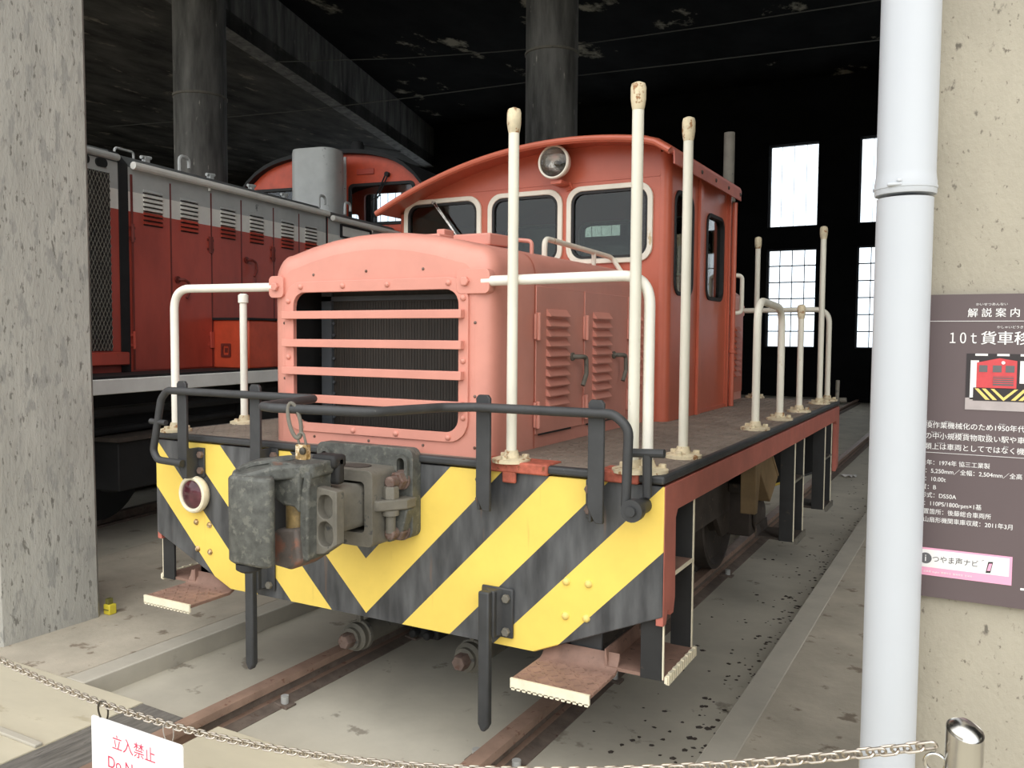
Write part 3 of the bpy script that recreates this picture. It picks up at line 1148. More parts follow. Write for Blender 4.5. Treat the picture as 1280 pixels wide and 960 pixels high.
def inset(pts, d, hw, crown):
    kx = (hw - d) / hw
    kz = (crown - DK - d) / (crown - DK)
    return [(x * kx, DK + (z - DK) * kz) for x, z in pts]


def hood(y_front, y_back, sign, name, grille):
    out = hood_outline(HW)
    r = .07
    prof = [(r, 0.0), (r * .62, r * .08), (r * .3, r * .29), (r * .08, r * .62), (0.0, r)]
    g = MB()
    rings = []
    for d, dy in prof:
        rings.append([(x, y_front + sign * dy, z) for x, z in inset(out, d, HW, 1.905)])
    for y in (y_front + sign * .28, y_back):
        rings.append([(x, y, z) for x, z in out])
    g.loft(rings, False, False)
    face = inset(out, r, HW, 1.905)
    hole = rrect(-.405, .405, 1.14, 1.675, .06) if grille else None
    g.plate(face, [hole] if hole else [], y_front, y_front + sign * .012, 'y')
    return obj(name, g, M['red'], LOCO, angle=40)


def front_hood():
    h = hood(HF, 1.70, 1, 'hood', True)
    # radiator inside
    g = MB()
    g.box((-.35, .22, 1.12), (.345, .30, 1.69))
    rad = obj('radiator', g, M['radiator'], LOCO, smooth=False)
    g = MB()
    g.box((-.400, .205, 1.08), (-.345, .31, 1.72))
    g.box((.315, .205, 1.08), (.385, .31, 1.72))
    g.box((-.400, .205, 1.645), (.385, .31, 1.665))
    for z in range(11):
        g.hexbolt((-.338, .215, 1.15 + z * .05), (0, -1, 0), .007, .008)
        g.hexbolt((.308, .215, 1.15 + z * .05), (0, -1, 0), .007, .008)
    obj('radiator_frame', g, M['rad_frame'], rad)
    g = MB()
    for i in range(46):
        x = -.33 + .63 * i / 45
        g.box((x - .0006, .2185, 1.12), (x + .0006, .222, 1.64))
    obj('fin', g, M['radiator'], rad, smooth=False)
    g = MB()
    g.box((-.50, .5, 1.06), (.50, .52, 1.72))
    g.box((-.50, .14, 1.06), (-.485, .51, 1.72))
    g.box((.485, .14, 1.06), (.50, .51, 1.72))
    obj('dark_liner', g, M['black_dark'], rad)  # black liner added to put shade behind the grille
    # grille frame, bars and bolts
    g = MB()
    g.plate(rrect(-.450, .445, 1.105, 1.718, .085, 6), [rrect(-.403, .403, 1.142, 1.673, .055, 6)], HF - .010, HF, 'y')
    gf = obj('grille_frame', g, M['red'], LOCO, bevel=.002)
    for z in (1.582, 1.468, 1.355, 1.243):
        b = MB()
        b.box((-.445, HF - .036, z - .016), (.430, HF - .010, z + .016))
        obj('grille_bar', b, M['red'], gf, bevel=.002)
    spots = [(x, 1.697) for x in (-.36, -.14, .08, .36)] + [(x, 1.123) for x in (-.36, -.09, .12, .36)] + [(-.428, z) for z in (1.64, 1.41, 1.2)] + [(.425, z) for z in (1.64, 1.41, 1.2)]
    for x, z in spots:
        b = MB()
        b.dome((x, HF - .010, z), (0, -1, 0), .012, .010)
        obj('bolt', b, M['red'], gf)
    rv = MB()
    for x, z in [(-.30, 1.745), (-.03, 1.752), (.24, 1.752), (-.46, 1.55), (-.46, 1.32), (.47, 1.55), (.47, 1.28), (-.30, 1.085), (-.02, 1.085), (.24, 1.085), (.47, 1.09)]:
        rv.dome((x, HF, z), (0, -1, 0), .006, .005)
    obj('rivets', rv, M['rust'], h)
    # seam strips
    b = MB()
    for y in (.375,):
        o = hood_outline(HW + .002, crown=1.907)
        i_ = hood_outline(HW - .004, crown=1.901)
        n = len(o)
        for yy in (y,):
            for k in range(n - 1):
                b.add([(o[k][0], yy, o[k][1]), (o[k + 1][0], yy, o[k + 1][1]), (o[k + 1][0], yy + .008, o[k + 1][1]), (o[k][0], yy + .008, o[k][1])], [[0, 1, 2, 3]])
    obj('seam', b, M['red_cab'], h)
    # side doors with louvers, hinges and handles on both flanks
    for sx in (-1, 1):
        for i, (y0, y1, l0, l1) in enumerate(((.385, .835, .475, .665), (.855, 1.365, .945, 1.135), (1.385, 1.66, 1.40, 1.56))):
            b = MB()
            b.box((sx * HW, y0, 1.11), (sx * (HW + .006), y1, 1.70))
            d = obj('engine_door', b, M['red'], LOCO, bevel=.002)
            lo = MB()
            for k in range(10):
                z = 1.215 + k * .0405
                a = [(HW + .006, z + .034), (HW + .026, z + .006), (HW + .026, z + .002), (HW + .006, z + .004)]
                lo.loft([[(sx * x, y, zz) for x, zz in a] for y in (l0, l1)])
            obj('louvers', lo, M['red'], d, smooth=False)
            q = MB()
            q.box((sx * (HW + .0065), y0 + .02, 1.105), (sx * (HW + .0085), y1 - .12, 1.112))
            obj('door_gap', q, M['rubber'], d)
            for z in (1.54, 1.19):
                q = MB()
                q.box((sx * (HW + .006), y0 - .022, z - .05), (sx * (HW + .016), y0 + .018, z + .05))
                q.cyl((sx * (HW + .018), y0 - .002, z - .055), (sx * (HW + .018), y0 - .002, z + .055), .009, 10)
                obj('hinge', q, M['red'], d, bevel=.002)
            if i < 2:
                yh = l1 + .055
                q = MB()
                q.lathe((sx * (HW + .006), yh, 1.415), (sx, 0, 0), [(.018, 0), (.018, .008)], 14)
                q.tube(round_path([(sx * (HW + .008), yh, 1.415), (sx * (HW + .04), yh + .02, 1.415), (sx * (HW + .045), yh + .065, 1.413), (sx * (HW + .045), yh + .07, 1.34), (sx * (HW + .04), yh + .045, 1.29)], .02), .010, 8)
                obj('door_handle', q, M['iron_dust'], d)
    # lid and small handle on top
    b = MB()
    b.plate([(.13, .42), (.31, .42), (.33, .56), (.13, .56)], [], 1.875, 1.925, 'z')
    b.box((-.08, .35, 1.885), (.11, .50, 1.925))
    b.plate([(.06, .40), (.10, .40), (.10, .48), (.06, .48)], [], 1.90, 1.95, 'z')
    obj('radiator_cap_cover', b, M['red'], h, bevel=.006)
    b = MB()
    b.tube(round_path([(.24, .62, 1.87), (.24, .62, 1.925), (.40, .62, 1.905), (.40, .62, 1.85)], .02), .009, 8)
    obj('top_grip', b, M['red'], h)
    b = MB()
    b.tube(round_path([(.34, .86, 1.845), (.34, .86, 1.945), (.34, 1.66, 1.925), (.40, 1.66, 1.84)], .04), .013, 10)
    b.tube([(.34, 1.42, 1.84), (.34, 1.42, 1.93)], .012, 10)
    obj('hood_handrail', b, M['cream'], h)


front_hood()


def rear_hood():
    h = hood(LEN - .045, 2.91, -1, 'rear_hood', False)
    for sx in (-1, 1):
        for y0, y1, l0, l1 in ((3.02, 3.38, 3.10, 3.27), (3.40, 3.70, 3.46, 3.60)):
            b = MB()
            b.box((sx * HW, y0, 1.11), (sx * (HW + .006), y1, 1.70))
            d = obj('engine_door', b, M['red_cab'], LOCO, bevel=.002)
            lo = MB()
            for k in range(9):
                z = 1.22 + k * .0405
                a = [(HW + .006, z + .034), (HW + .026, z + .006), (HW + .026, z + .002), (HW + .006, z + .004)]
                lo.loft([[(sx * x, y, zz) for x, zz in a] for y in (l0, l1)])
            obj('louvers', lo, M['red_cab'], d, smooth=False)


rear_hood()

# ---- cab
CX0, CX1 = -1.085, .648
CY0, CY1 = 1.68, 2.92
CR = .05


def roof_z(x):
    """arc of the cab roof (outer skin)"""
    return 2.561 - (x - .13) ** 2 / (2 * 2.55) - max(0, x - .56) ** 2 * 2.0


def cab():
    # front and rear walls with window openings
    def wall_outline(drop):
        a, b = CX0 + CR, CX1 - CR
        xs = [a + (b - a) * k / 14 for k in range(15)]
        return [(b, DK), *[(x, roof_z(x) - drop) for x in reversed(xs)], (a, DK)]
    wins = [(-1.012, -.498, 1.905, 2.300), (-.42, .024, 1.905, 2.298), (.082, .546, 1.912, 2.300)]
    for y0, y1, nm in ((CY0, CY0 + .035, 'cab_front_wall'), (CY1 - .035, CY1, 'cab_rear_wall')):
        g = MB()
        g.plate(wall_outline(.03), [rrect(*w, .075, 5) for w in wins], y0, y1, 'y')
        fw = obj(nm, g, M['red_cab'], LOCO, bevel=.003 if nm == 'cab_front_wall' else 0)
        s = -1 if nm == 'cab_front_wall' else 1
        yo = y0 if s < 0 else y1
        for w in wins:
            g = MB()
            o = (w[0] - .016, w[1] + .016, w[2] - .016, w[3] + .016)
            i_ = (w[0] + .012, w[1] - .012, w[2] + .012, w[3] - .012)
            g.plate(rrect(*o, .085, 6), [rrect(*i_, .066, 6)], yo + s * .016, yo - s * .03, 'y')
            f = obj('window_rim', g, M['cream'], LOCO, bevel=.004)
            q = MB()
            j_ = (w[0] + .026, w[1] - .026, w[2] + .026, w[3] - .026)
            q.plate(rrect(*i_, .066, 6), [rrect(*j_, .055, 6)], yo + s * .010, yo - s * .02, 'y')
            obj('window_seal', q, M['rubber'], f)
            q = MB()
            q.plate(rrect(*i_, .066, 6), [], yo - s * .002, yo - s * .006, 'y')
            obj('window_pane', q, M['glass'], f, smooth=False)
    # wiper on the first window
    b = MB()
    b.tube([(-.80, CY0 - .03, 2.285), (-.62, CY0 - .035, 2.07)], .005, 6)
    b.tube([(-.785, CY0 - .03, 2.285), (-.61, CY0 - .035, 2.06)], .004, 6)
    b.cyl((-.80, CY0, 2.29), (-.80, CY0 - .04, 2.29), .010, 8)
    obj('wiper', b, M['chrome'], LOCO)
    # a seam bead above the windows
    b = MB()
    b.box((CX0 + .02, CY0 - .004, 2.338), (CX1 - .05, CY0, 2.345))
    obj('wall_seam', b, M['red_cab'], LOCO)
    # side walls
    for sx, x in ((1, CX1), (-1, CX0)):
        top = min(roof_z(x), 2.46) - .03
        w1 = (1.765, 2.10, 1.725, 2.285)
        d = (2.24, 2.855, 1.075, 2.425 if sx > 0 else 2.22)
        dw = (2.40, 2.785, 1.725, 2.245 if sx > 0 else 2.10)
        if sx < 0:
            w1 = (1.765, 2.10, 1.70, 2.10)
        g = MB()
        g.plate([(CY0 + CR, DK), (CY1 - CR, DK), (CY1 - CR, top), (CY0 + CR, top)], [rrect(*w1, .08, 5), [(d[0], d[2]), (d[1], d[2]), (d[1], d[3]), (d[0], d[3])]], x - sx * .035, x, 'x')
        obj('cab_side_wall', g, M['red_cab'], LOCO)
        g = MB()
        g.plate(rrect(*w1, .08, 5), [rrect(w1[0] + .022, w1[1] - .022, w1[2] + .022, w1[3] - .022, .06, 5)], x + sx * .008, x - sx * .04, 'x')
        f = obj('side_window_seal', g, M['rubber'], LOCO, bevel=.003)
        g = MB()
        g.plate(rrect(*w1, .08, 5), [], x - sx * .01, x - sx * .014, 'x')
        obj('window_pane', g, M['glass'], f, smooth=False)
        g = MB()
        g.plate([(d[0], d[2]), (d[1], d[2]), (d[1], d[3]), (d[0], d[3])], [rrect(*dw, .075, 5)], x - sx * .045, x - sx * .012, 'x')
        dr = obj('cab_door', g, M['red_cab'], LOCO)
        g = MB()
        g.plate(rrect(*dw, .075, 5), [rrect(dw[0] + .022, dw[1] - .022, dw[2] + .022, dw[3] - .022, .055, 5)], x - sx * .004, x - sx * .05, 'x')
        obj('door_window_seal', g, M['rubber'], dr, bevel=.003)
        g = MB()
        g.plate(rrect(*dw, .075, 5), [], x - sx * .026, x - sx * .030, 'x')
        obj('door_pane', g, M['glass'], dr, smooth=False)
        # door posts standing proud
        b = MB()
        b.box((x, d[0] - .055, DK), (x + sx * .018, d[0], top))
        b.box((x, d[1] + .003, DK), (x + sx * .012, d[1] + .03, top))
        obj('door_post', b, M['red_cab'], LOCO, bevel=.003)
        # drain pipe and grab handle at the rear corner
        b = MB()
        b.tube([(x + sx * .03, 2.885, 1.06), (x + sx * .03, 2.885, 2.36)], .017, 10)
        b.lathe((x + sx * .03, 2.885, 1.40), (0, 0, 1), [(.017, 0), (.024, .004), (.024, .02), (.017, .024)], 12)
        obj('rain_pipe', b, M['red_cab'], LOCO)
        b = MB()
        b.tube(round_path([(x + sx * .0, 2.90, 1.90), (x + sx * .075, 2.93, 1.90), (x + sx * .075, 2.93, 1.66), (x + sx * .0, 2.90, 1.66)], .03), .014, 10)
        obj('grab_handle', b, M['cream'], LOCO)
    # rounded corner posts
    for sx, x in ((1, CX1), (-1, CX0)):
        for sy, y in ((1, CY0), (-1, CY1)):
            cx, cy = x - sx * CR, y + sy * CR
            sec = [(cx + sx * CR * math.cos(R(a)), cy - sy * CR * math.sin(R(a))) for a in range(0, 91, 15)]
            sec += [(cx, cy - sy * (CR - .035)), (cx + sx * (CR - .035), cy)]
            g = MB()
            g.loft([[(a, b, z) for a, b in sec] for z in (DK, min(roof_z(x), roof_z(x - sx * CR)) - .03)])
            obj('corner_post', g, M['red_cab'], LOCO)
    # roof shell, overhanging in front
    xs = [CX0 - .03 + (CX1 + .055 - CX0 + .03) * k / 24 for k in range(25)]
    outer = [(x, roof_z(x)) for x in xs]
    inner = [(x, roof_z(x) - .032) for x in reversed(xs)]
    left_lip = [(xs[0] - .012, roof_z(xs[0]) - .03), (xs[0] - .008, roof_z(xs[0]) - .075), (xs[0] + .03, roof_z(xs[0]) - .07)]
    g = MB()
    rings = []
    for y, k in ((1.50, .018), (1.56, 0.0), (2.92, 0.0), (2.95, .012)):
        sec = outer + inner
        rings.append([(a, y, b - k) for a, b in sec])
    g.loft(rings)
    rf = obj('cab_roof', g, M['red_cab'], LOCO, angle=50, bevel=.004)
    # turned-down visor rim
    b = MB()
    b.tube([(x, 1.505, roof_z(x) - .030) for x in xs], .017, 10)
    obj('visor_rim', b, M['red_cab'], rf)
    # right rain gutter with bolts
    b = MB()
    xg = CX1 + .052
    zz = roof_z(CX1 + .055)
    b.plate([(xg - .03, zz - .005), (xg + .012, zz - .02), (xg + .014, zz - .085), (xg + .006, zz - .085), (xg + .004, zz - .03), (xg - .03, zz - .02)], [], 1.56, 2.90, 'y')
    gu = obj('rain_gutter', b, M['red_beam'], rf)
    for k in range(5):
        q = MB()
        q.dome((xg + .013, 1.75 + k * .28, zz - .05), (1, 0, 0), .012, .008)
        obj('gutter_bolt', q, M['under'], gu)
    # headlamp
    c = (.035, CY0 - .01, 2.44)
    g = MB()
    g.lathe(c, (0, -1, 0), [(.04, -.0), (.06, .02), (.078, .05), (.086, .075), (.090, .095), (.092, .108), (.087, .115), (.080, .114), (.078, .106)], 40, caps=False)
    hl = obj('headlamp', g, M['cream'], LOCO)
    g = MB()
    g.lathe(c, (0, -1, 0), [(.078, .108), (.07, .085), (.055, .06), (.03, .045), (.001, .042)], 36, caps=False)
    obj('reflector', g, M['chrome'], hl)
    g = MB()
    g.lathe(c, (0, -1, 0), [(.014, .042), (.016, .07), (.008, .085)], 12)
    obj('bulb', g, M['iron_dust'], hl)
    g = MB()
    g.lathe(c, (0, -1, 0), [(.079, .108), (.06, .117), (.03, .122), (.001, .124)], 36, caps=False)
    obj('lens', g, M['lens_clear'], hl)
    g = MB()
    g.box((.01, CY0 - .10, 2.325), (.075, CY0, 2.345))
    g.tube([(.09, CY0 - .03, 2.34), (.10, CY0 - .01, 2.31), (.06, CY0, 2.30)], .006, 6)
    obj('headlamp_bracket', g, M['red_cab'], hl, bevel=.004)
    # interior: seat and console give the cab depth
    g = MB()
    g.box((-.6, 1.75, 1.06), (.2, 1.95, 1.86))
    g.box((-.1, 2.3, 1.06), (.35, 2.7, 1.55))
    obj('cab_console', g, M['black_dark'], LOCO, bevel=.02)
    # exhaust pipe behind the cab
    b = MB()
    b.cyl((.572, 3.12, 1.5), (.572, 3.12, 2.86), .036, 18)
    b.lathe((.572, 3.12, 2.40), (0, 0, 1), [(.036, 0), (.046, .004), (.046, .03), (.036, .034)], 18)
    b.cyl((.60, 3.04, 1.85), (.60, 3.04, 2.36), .045, 16)
    obj('exhaust_pipe', b, M['iron_dust'], LOCO)


cab()


# ---- poles and handrails
def flange(mb, x, y, r=.07):
    mb.lathe((x, y, DK), (0, 0, 1), [(r, 0), (r, .012), (r * .8, .016), (.030, .018), (.023, .042)], 18)
    for k in range(3):
        a = R(30 + 120 * k)
        mb.hexbolt((x + r * .72 * math.cos(a), y + r * .72 * math.sin(a), DK + .014), (0, 0, 1), .013, .014)


def poles():
    def pole(x, y, top, lean=(0, 0), r=.0188, cap=True, base=True, mat='cream'):
        b = MB()
        b.cyl((x, y, DK), (x + lean[0], y + lean[1], top - .03), r, 16)
        o = obj('marker_pole', b, M[mat], LOCO)
        if cap:
            q = MB()
            q.lathe((x + lean[0], y + lean[1], top - .085), (0, 0, 1), [(r, 0), (r * 1.15, .012), (r * 1.33, .035), (r * 1.33, .07), (r * 1.15, .082), (r * .4, .088)], 18)
            obj('pole_cap', q, M['cream_rust'], o)
        if base:
            q = MB()
            flange(q, x, y)
            obj('pole_flange', q, M['cream_rust'], o, angle=30)
        return o
    pole(.637, .022, 2.292, (.002, 0))
    pole(1.092, .03, 2.312, (.012, -.03))
    pole(1.13, .45, 2.30, (.0, 0), .0180)
    lp = pole(-1.14, .47, 1.70, r=.0180, cap=False, mat='white_rail')
    q = MB()
    q.lathe((-1.14, .47, 1.655), (0, 0, 1), [(.018, 0), (.025, .004), (.025, .04), (.015, .048)], 16)
    obj('pole_cap', q, M['white_rail'], lp)
    pole(1.133, 2.72, 1.70, r=.0180)
    pole(1.134, 3.446, 2.249)
    pole(.62, 3.80, 2.24)
    pole(-1.134, 3.40, 1.70)
    # front and rear handrails
    for y, s in ((.05, 1), (LEN - .05, -1)):
        for sx in (-1, 1):
            b = MB()
            x0 = sx * .50
            pts = [(x0, y, 1.700), (sx * 1.135, y, 1.705), (sx * 1.135, y, DK)]
            b.tube(round_path(pts, [0, .10, 0], 10), .0185, 14)
            h = obj('handrail', b, M['white_rail' if s > 0 else 'cream'], LOCO)
            q = MB()
            flange(q, sx * 1.135, y)
            obj('pole_flange', q, M['cream_rust'], h, angle=30)
            q = MB()
            yy = HF if s > 0 else LEN - HF
            q.plate(rrect(.395 if sx > 0 else -.535, .535 if sx > 0 else -.455, 1.655, 1.745, .02), [], yy - s * .012, yy + s * .03, 'y')
            q.hexbolt((sx * (.435 if sx > 0 else .495), yy - s * .012, 1.70), (0, -s, 0), .018, .014)
            obj('handrail_lug', q, M['red'], h, bevel=.003)
    # side hoops
    for sx in (-1, 1):
        b = MB()
        x = sx * 1.137
        b.tube(round_path([(x, 1.57, DK), (x, 1.57, 1.685), (x, 2.14, 1.66), (x, 2.14, DK)], [0, .12, .12, 0], 9), .0190, 14)
        h = obj('side_hoop', b, M['cream'], LOCO)
        for y in (1.57, 2.14):
            q = MB()
            flange(q, x, y)
            obj('pole_flange', q, M['cream_rust'], h, angle=30)
    # rear corner fittings
    b = MB()
    b.tube([(1.19, LEN + .02, 1.0), (1.19, LEN + .05, 1.20)], .014, 8)
    b.tube([(1.10, LEN + .06, 1.05), (1.25, LEN + .06, 1.06)], .018, 8)
    obj('rear_coupling_handle', b, M['iron_dust'], LOCO)


poles()


# ------------------------------------------------------------------ the red and grey diesel on the next track
DL = thing('diesel_locomotive', 'large red and grey diesel locomotive with white stripe on the neighbouring track', 'locomotive', P2(5, 1.49, 0))


def bx2(g, s0, s1, n0, n1, z0, z1, mi=0):
    c = [(s0, n0), (s1, n0), (s1, n1), (s0, n1)]
    v = [P2(s, n, z0) for s, n in c] + [P2(s, n, z1) for s, n in c]
    g.add(v, [[0, 3, 2, 1], [4, 5, 6, 7], [0, 1, 5, 4], [1, 2, 6, 5], [2, 3, 7, 6], [3, 0, 4, 7]], mi)


def band_section(n0, n1, base, zlo, zhi, side_top, roof):
    """hood cross-section (n, z) with chamfered roof"""
    return [(n0, base), (n0, zlo), (n0, zhi), (n0, side_top), (n0 + .10, side_top + .10), (n0 + .32, roof), (n1 - .32, roof), (n1 - .10, side_top + .10), (n1, side_top), (n1, zhi), (n1, zlo), (n1, base)]


def dl_hood(s0, s1, name, side_top=2.785, roof=2.94):
    sec = band_section(.45, 2.53, 1.2, 2.447, 2.598, side_top, roof)
    g = MB()
    n = len(sec)
    mats = {0: 0, 1: 1, 2: 2, 3: 3, 4: 3, 5: 3, 6: 3, 7: 3, 8: 2, 9: 1, 10: 0, 11: 0}
    for k in range(n):
        a, b = sec[k], sec[(k + 1) % n]
        if k == 2:
            pass
        g.add([P2(s0, a[0], a[1]), P2(s0, b[0], b[1]), P2(s1, b[0], b[1]), P2(s1, a[0], a[1])], [[0, 1, 2, 3]], mats[k])
    for s in (s0, s1):
        g.add([P2(s, a, b) for a, b in sec], [list(range(n))], 0)
    bm_fix = g
    return obj(name, g, [M['dl_red'], M['dl_white'], M['dl_grey'], M['dl_roof']], DL, smooth=False)


def diesel():
    # frame, sill and walkway
    g = MB()
    bx2(g, -2.2, 11, 0.0, 2.98, 1.08, 1.185)
    sill = obj('sill', g, M['dl_sill'], DL, bevel=.006)
    g = MB()
    bx2(g, -2.2, 11, 0.015, 2.965, 1.185, 1.203)
    obj('walkway', g, M['dl_black'], DL)
    g = MB()
    bx2(g, -2.1, 10.9, .35, 2.6, .55, 1.08)
    obj('underframe', g, M['dl_black'], DL)
    # hood: cooling section, engine section, section by the cab
    h0 = dl_hood(-1.6, 1.78, 'cooler_hood', 2.80, 2.93)
    h1 = dl_hood(1.86, 4.66, 'engine_hood')
    h2 = dl_hood(4.70, 6.36, 'cab_hood', 2.76, 2.90)
    g = MB()
    sec = band_section(.44, 2.54, 1.2, 2.447, 2.598, 2.80, 2.95)
    g.loft([[P2(s, a, b) for a, b in sec] for s in (1.775, 1.865)])
    obj('hood_joint', g, M['dl_black'], DL, smooth=False)
    g = MB()
    sec = band_section(.455, 2.525, 1.2, 2.447, 2.598, 2.77, 2.92)
    g.loft([[P2(s, a, b) for a, b in sec] for s in (4.655, 4.705)])
    obj('hood_joint', g, M['dl_black'], DL, smooth=False)
    # cooler mesh with diagonal lattice, oval vent above
    g = MB()
    bx2(g, .20, 1.68, .435, .452, 1.37, 2.70)
    ms = obj('cooler_screen', g, M['mesh_dark'], DL)
    g = MB()
    for k in range(-50, 70):
        for d in (1, -1):
            s_a = .20 + k * .034
            # a strip rising to the top of the screen at a steep angle
            za, zb = 1.37, 2.70
            rise = .66
            sa, sb = s_a, s_a + d * rise
            lo, hi = .20, 1.68
            def clip(sv0, zv0, sv1, zv1):
                t0, t1 = 0.0, 1.0
                ds = sv1 - sv0
                for edge, sg in ((lo, 1), (hi, -1)):
                    if abs(ds) < 1e-9:
                        continue
                    t = (edge - sv0) / ds
                    if sg * ds > 0:
                        t0 = max(t0, t)
                    else:
                        t1 = min(t1, t)
                return t0, t1
            t0, t1 = clip(sa, za, sb, zb)
            if t1 - t0 < .02:
                continue
            p0 = (sa + (sb - sa) * t0, za + (zb - za) * t0)
            p1 = (sa + (sb - sa) * t1, za + (zb - za) * t1)
            g.tube([P2(p0[0], .430, p0[1]), P2(p1[0], .430, p1[1])], .0028, 4)
    obj('lattice', g, M['iron_dust'], ms, smooth=False)
    g = MB()
    for s0, s1 in ((1.56, 1.665), (1.2, 1.5)):
        fn = lambda a, b, t: P2(a, t, b)
        g.plate(rrect(s0, s1, 2.735, 2.80, .03), [], .435, .45, fn=fn)
    obj('oval_vent', g, M['rubber'], h0)
    g = MB()
    bx2(g, -1.6, 1.775, .36, .45, 1.26, 1.36)
    obj('screen_sill', g, M['dl_red'], DL, bevel=.01)
    # doors of the engine section
    edges = [1.90, 2.315, 2.81, 3.22, 3.71, 4.14, 4.60]
    louv = [(2.016, 2.22), (2.43, 2.637), (2.934, 3.128), (3.345, 3.545), (3.836, 4.036), (4.25, 4.455)]
    def band(z):
        return 2 if z > 2.598 else (1 if z > 2.447 else 0)
    for i in range(6):
        s0, s1 = edges[i] + .006, edges[i + 1] - .006
        g = MB()
        for z0, z1, mi in ((1.215, 2.447, 0), (2.447, 2.598, 1), (2.598, 2.73, 2)):
            bx2(g, s0, s1, .438, .452, z0, z1, mi)
        d = obj('hood_door', g, [M['dl_red'], M['dl_white'], M['dl_grey']], DL, smooth=False)
        l0, l1 = louv[i]
        g = MB()
        q = MB()
        for k in range(8):
            z = 2.362 + k * .0355
            g.add([P2(l0, .437, z + .026), P2(l1, .437, z + .026), P2(l1, .418, z + .004), P2(l0, .418, z + .004), P2(l0, .437, z), P2(l1, .437, z)],
                  [[0, 1, 2, 3], [3, 2, 5, 4], [0, 3, 4], [1, 5, 2]], band(z + .012))
            bx2(q, l0, l1, .432, .4375, z - .007, z + .004)
        obj('louvers', g, [M['dl_red'], M['dl_white'], M['dl_grey']], d, smooth=False)
        obj('louver_slot', q, M['rubber'], d, smooth=False)
        q = MB()
        bx2(q, edges[i] - .008, edges[i] + .008, .436, .446, 1.215, 2.73)
        obj('door_gap', q, M['dl_handle'], d)
        for z in (2.28, 1.45):
            sh = s0 - .01 if i % 2 == 0 else s1 - .02
            q = MB()
            q.cyl(P2(sh, .430, z - .07), P2(sh, .430, z + .07), .012, 8)
            bx2(q, sh - .03, sh + .03, .432, .44, z - .05, z - .03)
            bx2(q, sh - .03, sh + .03, .432, .44, z + .03, z + .05)
            obj('hinge', q, M['dl_red'] if z < 2.2 else M['dl_handle'], d)
        if i in (1, 3, 5):
            sh = s0 + .06
            zh = 1.95 if i == 1 else 2.19
            q = MB()
            q.lathe(P2(sh, .438, zh), -N2, [(.03, 0), (.03, .012)], 14)
            q.tube(round_path([P2(sh, .42, zh), P2(sh + .03, .39, zh), P2(sh + .08, .385, zh - .02), P2(sh + .085, .385, zh - .10), P2(sh + .05, .385, zh - .15)], .03), .012, 8)
            obj('door_handle', q, M['dl_handle'], d)
    # ledge rail over the doors and brackets
    for s0, s1, z in ((1.885, 4.64, 2.795), (4.73, 6.3, 2.765)):
        g = MB()
        g.tube([P2(s0, .405, z), P2(s1, .405, z)], .030, 10)
        g.tube([P2(s0 + .9, .43, z - .05), P2(s0 + .9, .43, z)], .012, 8)
        obj('ledge_rail', g, M['dl_white'], DL)
    g = MB()
    g.tube([P2(-1.5, .43, 2.83), P2(1.76, .43, 2.83)], .026, 10)
    obj('ledge_rail', g, M['dl_grey'], DL)
    # lifting eyes along the roof edge
    for s, k in ((2.05, 0), (2.35, 1), (2.75, 2), (3.15, 1), (3.75, 1), (4.3, 1), (4.95, 2), (5.5, 2)):
        g = MB()
        if k == 2:
            g.tube(round_path([P2(s, .72, 2.92), P2(s, .72, 3.06), P2(s + .12, .72, 3.06), P2(s + .12, .72, 2.97)], .05), .016, 8)
        elif k == 0:
            g.tube(round_path([P2(s, .75, 2.92), P2(s, .75, 2.99), P2(s + .2, .75, 2.99), P2(s + .2, .75, 2.92)], .03), .010, 8)
        else:
            bx2(g, s, s + .05, .72, .76, 2.92, 2.97)
            g.tube([P2(s - .03, .74, 2.965), P2(s + .08, .74, 2.975)], .015, 8)
        obj('lifting_eye', g, M['dl_grey'], DL)
    # tool boxes standing on the walkway
    for s0, s1, m in ((2.82, 4.2, 'dl_red_lit'),):
        g = MB()
        bx2(g, s0, s1, .06, .437, 1.203, 1.625)
        tb = obj('walkway_box', g, M[m], DL, bevel=.012)
        g = MB()
        bx2(g, s0 - .015, s1 + .01, .045, .437, 1.625, 1.645)
        obj('box_lid', g, M['dl_black'], tb)
        g = MB()
        fn = lambda a, b, t: P2(a, t, b)
        if m == 'dl_red_lit':
            g.plate(rrect(.25, .35, 1.30, 1.42, .01), [rrect(.27, .33, 1.32, 1.40, .01)], s0 - .012, s0, fn=lambda a, b, t: P2(t, a, b))
            bx2(g, s0 - .006, s0, .285, .315, 1.34, 1.38)
        else:
            bx2(g, s0 + .15, s0 + .27, .185, .20, 1.23, 1.25)
        obj('box_latch', g, M['dl_handle'], tb)
    # small grille window on the cab-side hood section
    g = MB()
    fn = lambda a, b, t: P2(a, t, b)
    g.plate(rrect(4.94, 5.62, 2.58, 2.73, .01), [rrect(4.97, 5.59, 2.60, 2.71, .01)], .43, .447, fn=fn)
    sg = obj('side_grille', g, M['dl_black'], DL)
    g = MB()
    bx2(g, 4.96, 5.6, .442, .447, 2.6, 2.71)
    obj('grille_core', g, M['dl_white'], sg)
    # exhaust stack in front of the cab
    g = MB()
    rings = []
    for z, k in ((2.90, 1.04), (3.0, 1.0), (3.76, 1.0), (3.80, .97)):
        rings.append([P2(6.0 + (b) * k, 1.41 + a * k, z) for a, b in rrect(-.31, .31, -.22, .22, .17, 6)])
    g.loft(rings)
    st = obj('exhaust_stack', g, M['dl_grey'], DL)
    g = MB()
    g.plate(rrect(-.2, .2, -.12, .12, .1, 5), [], 3.801, 3.805, fn=lambda a, b, t: P2(6.0 + b, 1.41 + a, t))
    obj('stack_mouth', g, M['rubber'], st)
    # cab
    S = 6.42

    def croof(n):
        u = (n - 1.49) / 1.36
        return 3.85 - .20 * u * u - .30 * abs(u) ** 5
